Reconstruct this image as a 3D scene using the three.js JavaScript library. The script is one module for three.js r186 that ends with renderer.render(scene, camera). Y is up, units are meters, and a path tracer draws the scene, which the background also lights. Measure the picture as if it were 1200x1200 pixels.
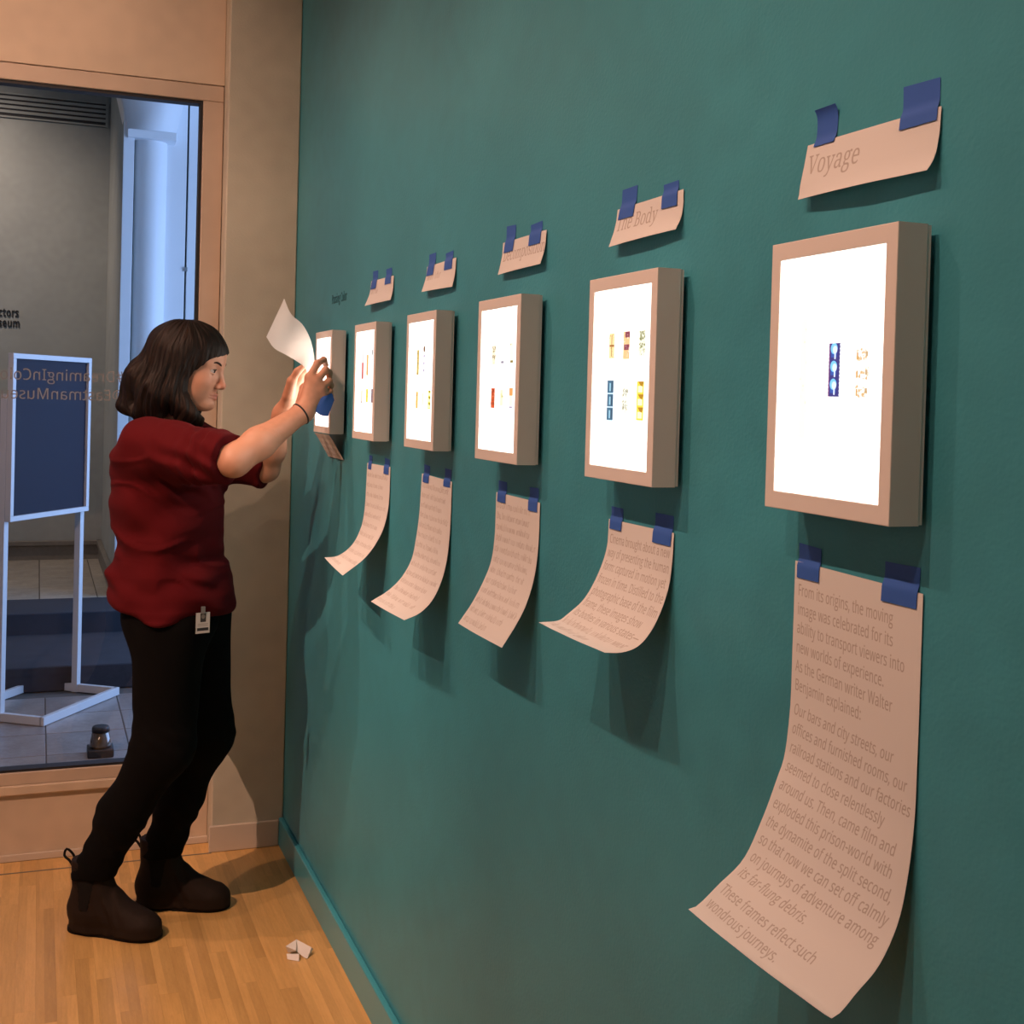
import * as THREE from 'three';
import { mergeGeometries } from 'three/addons/utils/BufferGeometryUtils.js';
import { RoundedBoxGeometry } from 'three/addons/geometries/RoundedBoxGeometry.js';
import { TextGeometry } from 'three/addons/geometries/TextGeometry.js';
import { FontLoader } from 'three/addons/loaders/FontLoader.js';
import { ImprovedNoise } from 'three/addons/math/ImprovedNoise.js';
import { RectAreaLightUniformsLib } from 'three/addons/lights/RectAreaLightUniformsLib.js';

// ------------------------------------------------------------------ camera, lights, exposure
const scene = new THREE.Scene();
const R = Math.PI / 180;
const camera = new THREE.PerspectiveCamera(45.505, 1, 0.05, 60);
camera.position.set(-0.7985, 1.52, 0);
camera.rotation.set(-0.961 * R, -20.54 * R, 1.567 * R, 'YXZ');
camera.setViewOffset(1200, 1200, 19, 109, 1200, 1200);          // the photograph is cropped off-centre
scene.background = new THREE.Color(0x05070a);
const renderer = new THREE.WebGLRenderer({ antialias: true });
renderer.toneMapping = THREE.LinearToneMapping;
renderer.toneMappingExposure = 1.0;
renderer.shadowMap.enabled = true;
RectAreaLightUniformsLib.init();

const WARM = new THREE.Color().setRGB(1.0, 0.57, 0.40);         // tungsten track spots
const DAY = new THREE.Color().setRGB(0.36, 0.56, 1.0);          // daylight as the tungsten-balanced camera sees it
const SPOTS = [                                                  // x, y, z of each track head, its aim, candela, cone, which one
  [-1.40, 3.12, -0.37, [0, 1.35, -0.62], 3.7, 34, 'aimed at the wall right of the Voyage sheets'],
  [-1.40, 3.12, -1.03, [0, 1.35, -1.10], 5.5, 34, 'aimed at the Voyage light box'],
  [-1.40, 3.12, -1.86, [0, 1.35, -1.86], 5.5, 34, 'aimed at the wall left of The Body sheets'],
  [-1.40, 3.12, -2.62, [0, 1.35, -2.62], 5.6, 38, 'aimed between the fourth and fifth light boxes'],
  [-1.40, 3.12, -3.36, [0, 1.35, -3.40], 5.2, 38, 'aimed over the person at the last light box'],
  [-1.75, 3.12, -2.30, [-0.95, 2.3, -4.15], 11.5, 31, 'turned to the window wall'],
  [-2.10, 3.12, -0.60, [-3.4, 1.5, -0.60], 11, 40, 'turned to the near part of the opposite wall'],
  [-2.10, 3.12, -3.00, [-3.4, 1.5, -2.60], 11, 40, 'turned to the far part of the opposite wall'],
  [-2.10, 3.12, -1.70, [-0.55, 0.2, -3.60], 25.0, 27, 'turned down to the wooden floor behind the person'],
];
const LAMP_RADIUS = 0.5;
const PANEL_NITS = 5;                                          // the light boxes' diffusers
const DAYLIGHT_NITS = 5;

// ------------------------------------------------------------------ helpers
const noise = new ImprovedNoise();
let seedState = 12345;
const rnd = () => { seedState = (seedState * 1664525 + 1013904223) >>> 0; return seedState / 4294967296; };
const V = (x, y, z) => new THREE.Vector3(x, y, z);
const taken = new Map();
function numbered(n) { const k = taken.get(n) ?? 0; taken.set(n, k + 1); return k ? n + '_' + String(k).padStart(3, '0') : n; }
function add(name, geo, mat, parent = scene) {
  const m = new THREE.Mesh(geo, mat);
  m.name = parent === scene ? numbered(name) : name;
  m.castShadow = m.receiveShadow = true; parent.add(m); return m;
}
function thing(name, label, category, pos = [0, 0, 0], group) {
  const o = new THREE.Group(); o.name = numbered(name); o.position.set(...pos); scene.add(o);
  o.userData = { label, category }; if (group) o.userData.group = group; return o;
}
function tag(o, label, category, group) { o.userData.label = label; o.userData.category = category; if (group) o.userData.group = group; return o; }
function structure(o, label, category) { o.userData.kind = 'structure'; if (label) o.userData.label = label; if (category) o.userData.category = category; return o; }
function structGroup(name, label, category, pos = [0, 0, 0]) { const o = new THREE.Group(); o.name = numbered(name); o.position.set(...pos); scene.add(o); return structure(o, label, category); }
// a box from corner to corner, with uv in metres on every face
function boxUV(g) {
  const p = g.attributes.position, n = g.attributes.normal, uv = new Float32Array(p.count * 2);
  for (let i = 0; i < p.count; i++) {
    const ax = Math.abs(n.getX(i)), ay = Math.abs(n.getY(i)), az = Math.abs(n.getZ(i));
    let u, v;
    if (ax >= ay && ax >= az) { u = p.getZ(i); v = p.getY(i); } else if (ay >= az) { u = p.getX(i); v = p.getZ(i); } else { u = p.getX(i); v = p.getY(i); }
    uv[2 * i] = u; uv[2 * i + 1] = v;
  }
  g.setAttribute('uv', new THREE.BufferAttribute(uv, 2)); return g;
}
function bx(x0, x1, y0, y1, z0, z1, r = 0) {
  const w = x1 - x0, h = y1 - y0, d = z1 - z0;
  let g = r ? new RoundedBoxGeometry(w, h, d, 2, Math.min(r, w / 2.01, h / 2.01, d / 2.01)) : new THREE.BoxGeometry(w, h, d);
  g.translate((x0 + x1) / 2, (y0 + y1) / 2, (z0 + z1) / 2);
  return boxUV(g);
}
const merge = (a) => mergeGeometries(a.map((g) => { const h = g.index ? g.toNonIndexed() : g; for (const k of Object.keys(h.attributes)) if (!['position', 'normal', 'uv'].includes(k)) h.deleteAttribute(k); return h; }));
function std(color, roughness = 0.7, extra = {}) { const m = new THREE.MeshStandardMaterial({ roughness, ...extra }); if (Array.isArray(color)) m.color.setRGB(...color); else m.color.set(color); return m; }
function phys(color, roughness, extra) { const m = new THREE.MeshPhysicalMaterial({ roughness, ...extra }); if (Array.isArray(color)) m.color.setRGB(...color); else m.color.set(color); return m; }
function dataTex(n, fn, srgb = false) {
  const d = new Uint8Array(n * n * 4);
  for (let y = 0; y < n; y++) for (let x = 0; x < n; x++) {
    const c = fn(x / n, y / n), i = (y * n + x) * 4;
    const rgb = Array.isArray(c) ? c : [c, c, c];
    for (let k = 0; k < 3; k++) d[i + k] = Math.max(0, Math.min(255, rgb[k] * 255));
    d[i + 3] = 255;
  }
  const t = new THREE.DataTexture(d, n, n); t.wrapS = t.wrapT = THREE.RepeatWrapping; t.magFilter = THREE.LinearFilter; t.minFilter = THREE.LinearMipmapLinearFilter;
  if (srgb) t.colorSpace = THREE.SRGBColorSpace; t.needsUpdate = true; return t;
}
// noise that repeats over the unit square
function tileNoise(u, v, f, s = 0) {
  const a = noise.noise(u * f, v * f, s), b = noise.noise((u - 1) * f, v * f, s), c = noise.noise(u * f, (v - 1) * f, s), d = noise.noise((u - 1) * f, (v - 1) * f, s);
  return (a * (1 - u) + b * u) * (1 - v) + (c * (1 - u) + d * u) * v;
}
function canvas(w, h) { const c = document.createElement('canvas'); c.width = w; c.height = h; return [c, c.getContext('2d')]; }
function canvasTex(c) { const t = new THREE.CanvasTexture(c); t.colorSpace = THREE.SRGBColorSpace; t.anisotropy = 8; return t; }

// ------------------------------------------------------------------ textures and materials
const rollerTex = dataTex(512, (u, v) => 0.5 + 0.30 * tileNoise(u, v, 34, 1) + 0.22 * tileNoise(u, v, 70, 5) + 0.12 * tileNoise(u, v, 9, 9));
rollerTex.repeat.set(4, 4);
const paintTint = dataTex(256, (u, v) => { const k = 0.94 + 0.06 * tileNoise(u, v, 5, 2) + 0.04 * tileNoise(u, v, 24, 3); return [k, k, k]; }, true);
paintTint.repeat.set(0.8, 0.8);
const M = {};
M.teal = std([0.058, 0.345, 0.440], 0.46, { bumpMap: rollerTex, bumpScale: 0.0006, map: paintTint });
M.tealGloss = std([0.058, 0.345, 0.440], 0.30);
M.beige = std([0.60, 0.57, 0.46], 0.75, { bumpMap: rollerTex, bumpScale: 0.0006, map: paintTint });
M.cream = std([0.70, 0.57, 0.43], 0.6, { map: paintTint });
M.frame = std([0.62, 0.50, 0.39], 0.5, { map: paintTint });
M.skirt = std([0.60, 0.52, 0.43], 0.5);
M.ceiling = std([0.72, 0.70, 0.66], 0.9);
M.roomWall = std([0.70, 0.67, 0.62], 0.85, { map: paintTint });
M.black = std([0.012, 0.012, 0.014], 0.5);
M.gasket = std([0.012, 0.013, 0.016], 0.6);
M.glass = phys([0.97, 0.985, 0.99], 0.0, { transmission: 1, thickness: 0, ior: 1.45 });
M.bezel = std([0.80, 0.745, 0.70], 0.42);
M.whiteMetal = std([0.58, 0.60, 0.63], 0.45);
M.greyWall = std([0.375, 0.405, 0.385], 0.85, { map: paintTint });
M.whitePaint = std([0.78, 0.80, 0.83], 0.5);
M.navy = phys([0.008, 0.0095, 0.025], 0.7, { specularIntensity: 0.6 });
M.vinyl = std([0.27, 0.27, 0.28], 0.6);
M.letter = std([0.015, 0.015, 0.016], 0.5);
M.wallLetter = std([0.03, 0.11, 0.125], 0.6);
M.tape = std([0.034, 0.125, 0.50], 0.62);
M.steel = std([0.35, 0.35, 0.36], 0.35, { metalness: 0.7 });
// wood grain: long streaks along v
const grainTex = dataTex(512, (u, v) => {
  const s = tileNoise(u, v * 0.25, 46, 3) * 0.5 + tileNoise(u, v * 0.5, 110, 8) * 0.35, stave = Math.floor(u * 6);
  const st = ((Math.sin(stave * 91.7 + 3) * 43758.5) % 1) * 0.06, k = 0.93 + 0.10 * s + st + 0.05 * tileNoise(u, v, 6, 12);
  return [k, k * (0.985 + 0.02 * s), k * (0.96 + 0.05 * s)];
}, true);
const WOODS = [[0.73, 0.45, 0.170], [0.76, 0.475, 0.182], [0.715, 0.44, 0.164], [0.745, 0.462, 0.174], [0.695, 0.425, 0.156]].map((c) => std(c, 0.36, { map: grainTex }));
const stoneTex = dataTex(256, (u, v) => { const k = 0.90 + 0.12 * tileNoise(u, v, 6, 1) + 0.08 * tileNoise(u, v, 22, 2) + 0.08 * tileNoise(u, v, 60, 7); return [k, k, k]; }, true);
stoneTex.repeat.set(1.5, 1.5);
const TILES = [[0.30, 0.275, 0.265], [0.335, 0.30, 0.28], [0.275, 0.26, 0.255], [0.32, 0.29, 0.275]].map((c) => std(c, 0.34, { map: stoneTex }));
const LANDING = [[0.40, 0.37, 0.31], [0.36, 0.335, 0.285], [0.43, 0.395, 0.33]].map((c) => std(c, 0.5, { map: stoneTex }));
M.grout = std([0.10, 0.095, 0.09], 0.9);
M.stoneBase = std([0.22, 0.205, 0.175], 0.55, { map: stoneTex });
M.carpet = std([0.036, 0.042, 0.060], 0.95, { map: stoneTex });

// ------------------------------------------------------------------ the gallery room
const ZC = -4.0645, ZW = -4.155, XL = -3.4, ZB = 2.4, HC = 3.5;   // corner pier plane, window wall plane, left wall, back wall, ceiling
{
  structure(add('wall_right', bx(0, 0.15, 0, HC, ZC - 0.2, ZB), M.teal), 'satin teal painted gallery wall carrying the light boxes', 'wall');
  const bb = add('baseboard_right', bx(-0.016, 0, 0, 0.093, ZC, ZB, 0.004), M.tealGloss); structure(bb, 'teal painted baseboard along the teal wall', 'baseboard');
  const far = structGroup('wall_far', 'beige far wall around the large interior window', 'wall', [0, 0, ZC]);
  add('pier', bx(-0.238, 0, 0, HC, -0.26, 0, 0.006), M.beige, far);
  add('header_panel', bx(XL, -0.238, 2.535, HC, -0.26, ZW - ZC + 0.004, 0.003), M.cream, far);
  add('lower_panel', bx(XL, -0.238, 0.0, 0.215, -0.26, ZW - ZC - 0.004, 0.004), M.cream, far);
  add('side_panel', bx(XL, -2.62, 0.215, 2.535, -0.26, ZW - ZC), M.cream, far);
  add('plinth', bx(XL, -0.238, 0, 0.022, ZW - ZC - 0.004, ZW - ZC + 0.006, 0.002), M.skirt, far);
  structure(add('baseboard_far', bx(-0.246, -0.016, 0, 0.087, ZC, ZC + 0.012, 0.004), M.skirt), 'pale baseboard at the foot of the beige pier', 'baseboard');
  const win = structGroup('window_1', 'large interior window of clear glass with tan frame and black gasket', 'window', [0, 0.215, ZW]);
  const wx0 = -2.62, wx1 = -0.240, gx0 = -2.55, gx1 = -0.316, gy0 = 0.297, gy1 = 2.470, oy = 0.215;
  add('sill', bx(wx0, wx1, 0, 0.030, -0.03, 0.014, 0.004), M.cream, win);
  add('bottom_rail', bx(wx0, wx1, 0.030, gy0 - oy - 0.012, -0.06, 0.004, 0.003), M.frame, win);
  add('top_rail', bx(wx0, wx1, gy1 - oy + 0.010, 2.532 - oy, -0.06, 0.006, 0.003), M.frame, win);
  add('stile', bx(gx1 + 0.009, wx1, gy0 - oy - 0.012, gy1 - oy + 0.010, -0.06, 0.004, 0.003), M.frame, win);
  add('stile', bx(wx0, gx0 - 0.009, gy0 - oy - 0.012, gy1 - oy + 0.010, -0.06, 0.004, 0.003), M.frame, win);
  add('gasket', merge([bx(gx0 - 0.009, gx1 + 0.009, gy1 - oy, gy1 - oy + 0.010, -0.05, -0.004), bx(gx0 - 0.009, gx1 + 0.009, gy0 - oy - 0.012, gy0 - oy - 0.004, -0.05, -0.004),
    bx(gx1, gx1 + 0.009, gy0 - oy - 0.004, gy1 - oy, -0.05, -0.004), bx(gx0 - 0.009, gx0, gy0 - oy - 0.004, gy1 - oy, -0.05, -0.004)]), M.gasket, win);
  const pane = new THREE.PlaneGeometry(gx1 - gx0, gy1 - gy0); pane.translate((gx0 + gx1) / 2, (gy0 + gy1) / 2 - oy, -0.034);
  add('pane', pane, M.glass, win);
  // wooden floor: narrow boards near the window and the teal wall one by one, a plain slab beyond the frame
  const fl = structGroup('floor', 'honey coloured wooden strip floor', 'floor', [0, -0.012, 0]);
  add('subfloor', bx(XL, 0.02, -0.15, -0.001, ZC - 0.12, ZB), WOODS[2], fl);
  const bw = 0.0485, fz0 = ZW + 0.006, fz1 = -2.35, variants = [];
  for (const len of [0.42, 0.55, 0.68, 0.80]) for (let k = 0; k < 2; k++) {
    const g = bx(-bw / 2 + 0.0001, bw / 2 - 0.0001, 0, 0.012, -len / 2 + 0.0001, len / 2 - 0.0001), uv = g.attributes.uv;
    for (let i = 0; i < uv.count; i++) uv.setXY(i, uv.getX(i) / 0.29 + k * 0.37 + len, uv.getY(i) / 1.1 + len * 3 + k * 0.5);
    variants.push([len, g]);
  }
  let col = 0;
  for (let x = -bw / 2 - 0.0005; x > -1.35; x -= bw, col++) {
    let z = fz0;
    const first = [0.42, 0.68, 0.55, 0.80][col % 4] * 0.5;
    let cut = first;
    while (z < fz1) {
      const [len, g] = variants[Math.floor(rnd() * variants.length)];
      const L = z === fz0 ? cut : len;
      const b = add('floor_board', g, WOODS[Math.floor(rnd() * WOODS.length)], fl);
      b.position.set(x, 0, z + L / 2); b.scale.z = L / len; z += L;
    }
  }
  add('floor_slab', bx(XL, -1.36, 0, 0.012, fz0, ZB), WOODS[1], fl);
  add('floor_slab', bx(-1.36, 0, 0, 0.0115, -1.55, ZB), WOODS[1], fl);
  add('floor_strip', bx(XL, -0.238, 0.012, 0.0132, ZC + 0.010, ZC + 0.016), M.stoneBase, fl);
  structure(add('ceiling', bx(XL, 0.15, HC, HC + 0.12, ZC - 0.26, ZB), M.ceiling), 'plain pale gallery ceiling', 'ceiling');
  structure(add('wall_left', bx(XL - 0.12, XL, 0, HC, ZC - 0.26, ZB), M.roomWall), 'plain gallery wall opposite the teal wall', 'wall');
  structure(add('wall_back', bx(XL, 0.15, 0, HC, ZB, ZB + 0.12), M.roomWall), 'plain gallery wall behind the viewer', 'wall');
}

// ------------------------------------------------------------------ track lights (above the frame)
{
  const rail = add('light_track', bx(-1.42, -1.38, 3.36, 3.40, -3.7, 0.1, 0.004), M.black);
  for (const g of [bx(-1.41, -1.39, 3.40, HC, -3.4, -3.38), bx(-1.41, -1.39, 3.40, HC, -0.2, -0.18), bx(-2.13, -1.42, 3.365, 3.395, -1.715, -1.685), bx(-2.13, -1.42, 3.365, 3.395, -0.615, -0.585), bx(-2.13, -1.42, 3.365, 3.395, -3.015, -2.985), bx(-1.78, -1.42, 3.365, 3.395, -2.315, -2.285)]) add('ceiling_stem', g, M.black, rail);
  tag(rail, 'black lighting track hanging below the gallery ceiling', 'track');
  for (const [x, y, z, aim, cd, cone, which] of SPOTS) {
    const t = thing('track_light', 'black track spotlight ' + which, 'spotlight', [x, y, z], 'track spotlights under the gallery ceiling');
    const d = V(...aim).sub(V(x, y, z)).normalize(), q = new THREE.Quaternion().setFromUnitVectors(V(0, 0, -1), d);
    const can = new THREE.LatheGeometry([[0.0, 0.15], [0.035, 0.145], [0.048, 0.11], [0.052, 0.03], [0.052, 0.0], [0.049, 0.0], [0.047, 0.03]].map(([r, h]) => new THREE.Vector2(r, h)), 24); can.rotateX(Math.PI / 2); can.translate(0, 0, 0.012); can.applyQuaternion(q);
    add('housing', can, M.black, t);
    const disc = new THREE.CircleGeometry(0.044, 24); disc.rotateY(Math.PI); disc.translate(0, 0, 0.03); disc.applyQuaternion(q);
    const lm = std([0.9, 0.85, 0.8], 0.4); lm.emissive.copy(WARM); lm.emissiveIntensity = 4; add('lens', disc, lm, t);
    add('arm', bx(-0.008, 0.008, 0.06, 0.238, -0.008, 0.008), M.black, t);
    const s = new THREE.SpotLight(WARM, cd, 0, cone * R, 0.9, 2); s.name = 'track_spot'; s.position.set(x + d.x * 0.02, y + d.y * 0.02, z + d.z * 0.02); s.target.position.set(...aim); s.castShadow = true; s.shadow.radius = LAMP_RADIUS;
    s.shadow.mapSize.set(1024, 1024); scene.add(s, s.target);
  }
}

// ------------------------------------------------------------------ light boxes
const BW = 0.2097, BH = 0.2872, BT = 0.0473, BY = 1.4094, PW = 0.178, PH = 0.251;
const BOXZ = [-0.944, -1.419, -1.9004, -2.3651, -2.8369, -3.3049];          // the edge of each box that faces the gallery's open end
// film strips: [centre along the wall, top, bottom, width, style, colours]
const STRIPS = [
  [[0.009, 0.0325, -0.0218, 0.0202, 'bust', ['#31337f', '#e0ecff', '#7fd0ff', '#9d3f74']], [0.0544, 0.031, -0.023, 0.0205, 'sparse', ['#d9a35c', '#b98a4a']], [-0.044, 0.060, -0.066, 0.016, 'ghost', ['#fff3d8', '#fdeecb']]],
  [[-0.0315, 0.063, 0.028, 0.0195, 'pair', ['#fbe3a4', '#a8691f']], [0.0145, 0.064, 0.026, 0.0195, 'blocks', ['#f6c98d', '#8d3f4f']], [0.061, 0.0635, 0.029, 0.0195, 'mottle', ['#fdfbe6', '#7a7a46']],
    [-0.032, -0.003, -0.0603, 0.020, 'ladder', ['#3f6f8c', '#d8f2ff']], [0.0148, -0.0142, -0.0489, 0.0175, 'mottle', ['#fffff0', '#9a9478']], [0.0596, -0.0047, -0.0572, 0.0205, 'flag', ['#ffe04a', '#b98410']]],
  [[-0.026, 0.0605, 0.0267, 0.018, 'mottle', ['#fff4d6', '#8c7a52']], [0.0166, 0.0635, 0.0272, 0.018, 'ends', ['#ffffff', '#938b9c']], [0.061, 0.0633, 0.0277, 0.018, 'ends', ['#fffde8', '#8a7330']],
    [-0.0255, -0.0148, -0.0499, 0.0205, 'solid', ['#d9541c', '#8f2f0d']], [0.0173, -0.0172, -0.0455, 0.018, 'centre', ['#fdfcd0', '#9c8a3c']], [0.0627, -0.014, -0.049, 0.0185, 'fade', ['#eda25a', '#a08fae']]],
  [[-0.0245, 0.0657, 0.0124, 0.017, 'solid', ['#d2b25a', '#7d7334']], [0.0196, 0.0727, 0.0128, 0.018, 'beads', ['#7a5530', '#a79ab8']], [0.0628, 0.064, 0.0124, 0.018, 'sparse', ['#b9b7a0', '#c6c0cf']],
    [-0.025, -0.0231, -0.0586, 0.016, 'solid', ['#f0bc55', '#b07a2c']], [0.0165, -0.0244, -0.0526, 0.014, 'ghost', ['#f6e6b0', '#efd7a4']], [0.0623, -0.0205, -0.0585, 0.018, 'flag', ['#f6ec4c', '#8f7a1c']]],
  [[-0.0262, 0.0797, 0.0067, 0.020, 'fade2', ['#efdcdc', '#c5433a']], [0.020, 0.0661, 0.0151, 0.019, 'solid', ['#eeb060', '#a5713c']], [0.0674, 0.0788, 0.0062, 0.018, 'beads', ['#8c8c8c', '#b5b3c0']],
    [-0.028, -0.0208, -0.0543, 0.017, 'ends', ['#f4d9c4', '#8f9090']], [0.0231, -0.018, -0.051, 0.020, 'solid', ['#f0e03c', '#b39a20']], [0.0717, -0.0179, -0.0513, 0.018, 'solid', ['#5c6076', '#a13c3a']]],
  [],
];
function drawStrip(style, [c0, c1, c2, c3], ratio) {
  const w = 64, h = Math.max(64, Math.round(w * ratio)), [c, x] = canvas(w, h);
  x.fillStyle = '#ffffff'; x.fillRect(0, 0, w, h);
  const dots = (n, col, y0 = 0, y1 = h, r = 5) => { x.fillStyle = col; for (let i = 0; i < n; i++) { x.globalAlpha = 0.35 + 0.5 * rnd(); x.beginPath(); x.ellipse(rnd() * w, y0 + rnd() * (y1 - y0), r * (0.4 + rnd()), r * (0.4 + rnd()), 0, 0, 7); x.fill(); } x.globalAlpha = 1; };
  if (style === 'bust') {
    x.fillStyle = c0; x.fillRect(3, 0, w - 6, h);
    x.fillStyle = c3; x.globalAlpha = 0.6; x.fillRect(3, 0, 7, h); x.globalAlpha = 1;
    for (let k = 0; k < 3; k++) { const y = (k + 0.30) * h / 3; x.fillStyle = '#2b57b0'; x.fillRect(14, y, 30, h / 6); x.fillStyle = c2; x.beginPath(); x.ellipse(29, y, 18, h / 9.5, 0, 0, 7); x.fill(); x.fillStyle = c1; x.beginPath(); x.ellipse(34, y + 4, 12, h / 13, 0, 0, 7); x.fill(); x.fillRect(31, y + 8, 8, h / 6.5); }
    x.fillStyle = '#ffffff'; for (let k = 0; k < 14; k++) { x.fillRect(w - 5, (k + 0.25) * h / 14, 5, h / 30); x.fillRect(0, (k + 0.25) * h / 14, 4, h / 30); }
  } else if (style === 'sparse') { for (let k = 0; k < 3; k++) { dots(20, c0, (k + 0.3) * h / 3, (k + 0.95) * h / 3, 4); x.fillStyle = c0; x.fillRect(3, (k + 0.5) * h / 3, 7, h / 8); x.fillStyle = c1; x.globalAlpha = 0.7; x.fillRect(46, (k + 0.45) * h / 3, 11, h / 11); x.globalAlpha = 1; } }
  else if (style === 'ghost') { x.fillStyle = c0; x.globalAlpha = 0.5; x.fillRect(8, 0, w - 16, h); x.globalAlpha = 1; dots(10, c1); }
  else if (style === 'pair') { x.fillStyle = c0; x.fillRect(6, 0, w - 12, h); x.fillStyle = c1; x.fillRect(w / 2 - 4, 8, 6, h - 16); x.fillRect(8, h * 0.46, w - 16, 8); dots(14, c1, 0, h, 3); }
  else if (style === 'blocks') { x.fillStyle = c0; x.fillRect(0, 0, w, h); x.fillStyle = c1; x.fillRect(18, 0, w - 18, h * 0.22); x.fillRect(8, h * 0.47, w - 12, h * 0.2); dots(16, '#fff3dc', 0, h, 5); dots(8, c1, 0, h, 3); }
  else if (style === 'mottle') { x.fillStyle = c0; x.fillRect(0, 0, w, h); dots(34, c1, 0, h * 0.34, 5); dots(34, c1, h * 0.5, h * 0.84, 5); dots(10, c1, 0, h, 3); }
  else if (style === 'ladder') { x.fillStyle = c0; x.fillRect(0, 0, w, h); for (let k = 0; k < 3; k++) { x.fillStyle = c1; x.fillRect(0, (k + 0.92) * h / 3, w, h / 30); x.fillStyle = '#9fd0e4'; x.fillRect(22, (k + 0.2) * h / 3, 14, h / 5); x.fillStyle = '#2c4f66'; x.fillRect(42, (k + 0.1) * h / 3, 12, h / 4); } }
  else if (style === 'flag') { x.fillStyle = c0; x.fillRect(0, 0, w, h); for (let k = 0; k < 3; k++) { x.fillStyle = '#fff9cf'; x.fillRect(10, (k + 0.35) * h / 3, w - 22, h / 6); x.fillStyle = c1; x.beginPath(); x.moveTo(12, k * h / 3); x.lineTo(w, k * h / 3); x.lineTo(w - 14, (k + 0.4) * h / 3); x.lineTo(30, (k + 0.3) * h / 3); x.fill(); } }
  else if (style === 'ends') { x.fillStyle = c0; x.fillRect(0, 0, w, h); dots(6, c1, 0, h * 0.12, 4); x.fillStyle = c1; x.fillRect(12, h * 0.86, w - 20, h * 0.1); }
  else if (style === 'solid') { x.fillStyle = c0; x.fillRect(4, 0, w - 8, h); dots(22, c1, 0, h, 7); dots(6, '#fff0d0', 0, h, 4); }
  else if (style === 'centre') { x.fillStyle = c0; x.fillRect(8, 0, w - 16, h); dots(8, c1, h * 0.25, h * 0.5, 6); }
  else if (style === 'fade') { x.fillStyle = c0; x.fillRect(4, 0, w - 8, h * 0.38); x.fillStyle = '#fdf3e2'; x.fillRect(6, h * 0.38, w - 12, h * 0.5); x.fillStyle = c1; x.fillRect(4, h * 0.92, w - 14, h * 0.06); }
  else if (style === 'fade2') { x.fillStyle = c0; x.fillRect(6, 0, w - 12, h * 0.45); x.fillStyle = c1; x.fillRect(6, h * 0.45, w - 12, h * 0.55); dots(10, '#f0b8b0', h * 0.4, h, 5); }
  else if (style === 'beads') { for (let k = 0; k < 4; k++) { x.fillStyle = k ? c1 : c0; x.beginPath(); x.ellipse(w / 2, (k + 0.4) * h / 4, k ? 14 : 20, h / (k ? 20 : 9), 0, 0, 7); x.fill(); } }
  return canvasTex(c);
}
M.panel = std([0.95, 0.95, 0.95], 0.5); M.panel.emissive.setRGB(1, 0.985, 0.95); M.panel.emissiveIntensity = 1.25;
{
  const rect = (w, h) => [[-w / 2, -h / 2], [w / 2, -h / 2], [w / 2, h / 2], [-w / 2, h / 2]].map(([a, b]) => new THREE.Vector2(a, b));
  const sh = new THREE.Shape(rect(BW - 0.002, BH - 0.002)); sh.holes.push(new THREE.Path(rect(PW, PH)));
  const shell = new THREE.ExtrudeGeometry(sh, { depth: BT - 0.012 - 0.002, bevelEnabled: true, bevelSize: 0.001, bevelThickness: 0.001, bevelSegments: 2 });
  shell.translate(0, 0, 0.013); shell.rotateY(-Math.PI / 2);                                       // its front looks along -x, away from the wall
  const back = bx(-0.013, -0.008, -BH / 2 + 0.001, BH / 2 - 0.001, -BW / 2 + 0.001, BW / 2 - 0.001);
  const cleats = [bx(-0.008, -0.0005, 0.06, 0.10, -0.07, 0.07), bx(-0.008, -0.0005, -0.10, -0.07, -0.07, 0.07)];
  const panelG = new THREE.PlaneGeometry(PW - 0.001, PH - 0.001); panelG.rotateY(-Math.PI / 2); panelG.translate(-(BT - 0.0045), 0, 0);
  const WHO = ['with one blue film strip, under the Voyage heading', 'with blue and yellow film strips, under The Body heading', 'with a short orange film strip', 'with small yellow film strips',
    'with narrow film strips, beside the last box', 'half hidden by the person’s raised hands'];
  BOXZ.forEach((z, i) => {
    const t = thing('light_box', 'white framed light box ' + WHO[i], 'light box', [0, BY + BH / 2, z - BW / 2], 'light boxes in a row on the teal wall');
    add('housing', shell, M.bezel, t); add('back_plate', back, M.bezel, t); for (const c of cleats) add('wall_cleat', c, M.black, t);
    add('light_panel', panelG, M.panel, t);
    for (const [u, y1, y0, w, style, cols] of STRIPS[i]) {
      const h = y1 - y0, g = new THREE.PlaneGeometry(w, h); g.rotateY(-Math.PI / 2); g.translate(-(BT - 0.0030), (y0 + y1) / 2, u);
      const tex = drawStrip(style, cols, h / w), m = std([0.05, 0.05, 0.05], 0.35); m.emissive.setRGB(1, 1, 1); m.emissiveIntensity = 1.15; m.emissiveMap = tex;
      const s = add('film_strip', g, m, t); s.userData.label = 'backlit strip of film frames';
    }
    const l = new THREE.RectAreaLight(new THREE.Color().setRGB(1, 0.955, 0.87), PANEL_NITS, PW - 0.002, PH - 0.002); l.name = 'light_box_glow';
    l.position.set(-(BT - 0.0040), BY + BH / 2, z - BW / 2); l.lookAt(-2, BY + BH / 2, z - BW / 2); scene.add(l);
  });
}

// ------------------------------------------------------------------ paper sheets taped to the wall
const paperMat = (tex) => phys([0.80, 0.79, 0.775], 0.85, { map: tex ?? null, transmission: 0.10, thickness: 0, specularIntensity: 0.3 });
function resample(pts, n) {
  const c = new THREE.CatmullRomCurve3(pts.map(([a, b, z]) => V(-a, b, z)), false, 'centripetal'); return c.getSpacedPoints(n);
}
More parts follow.
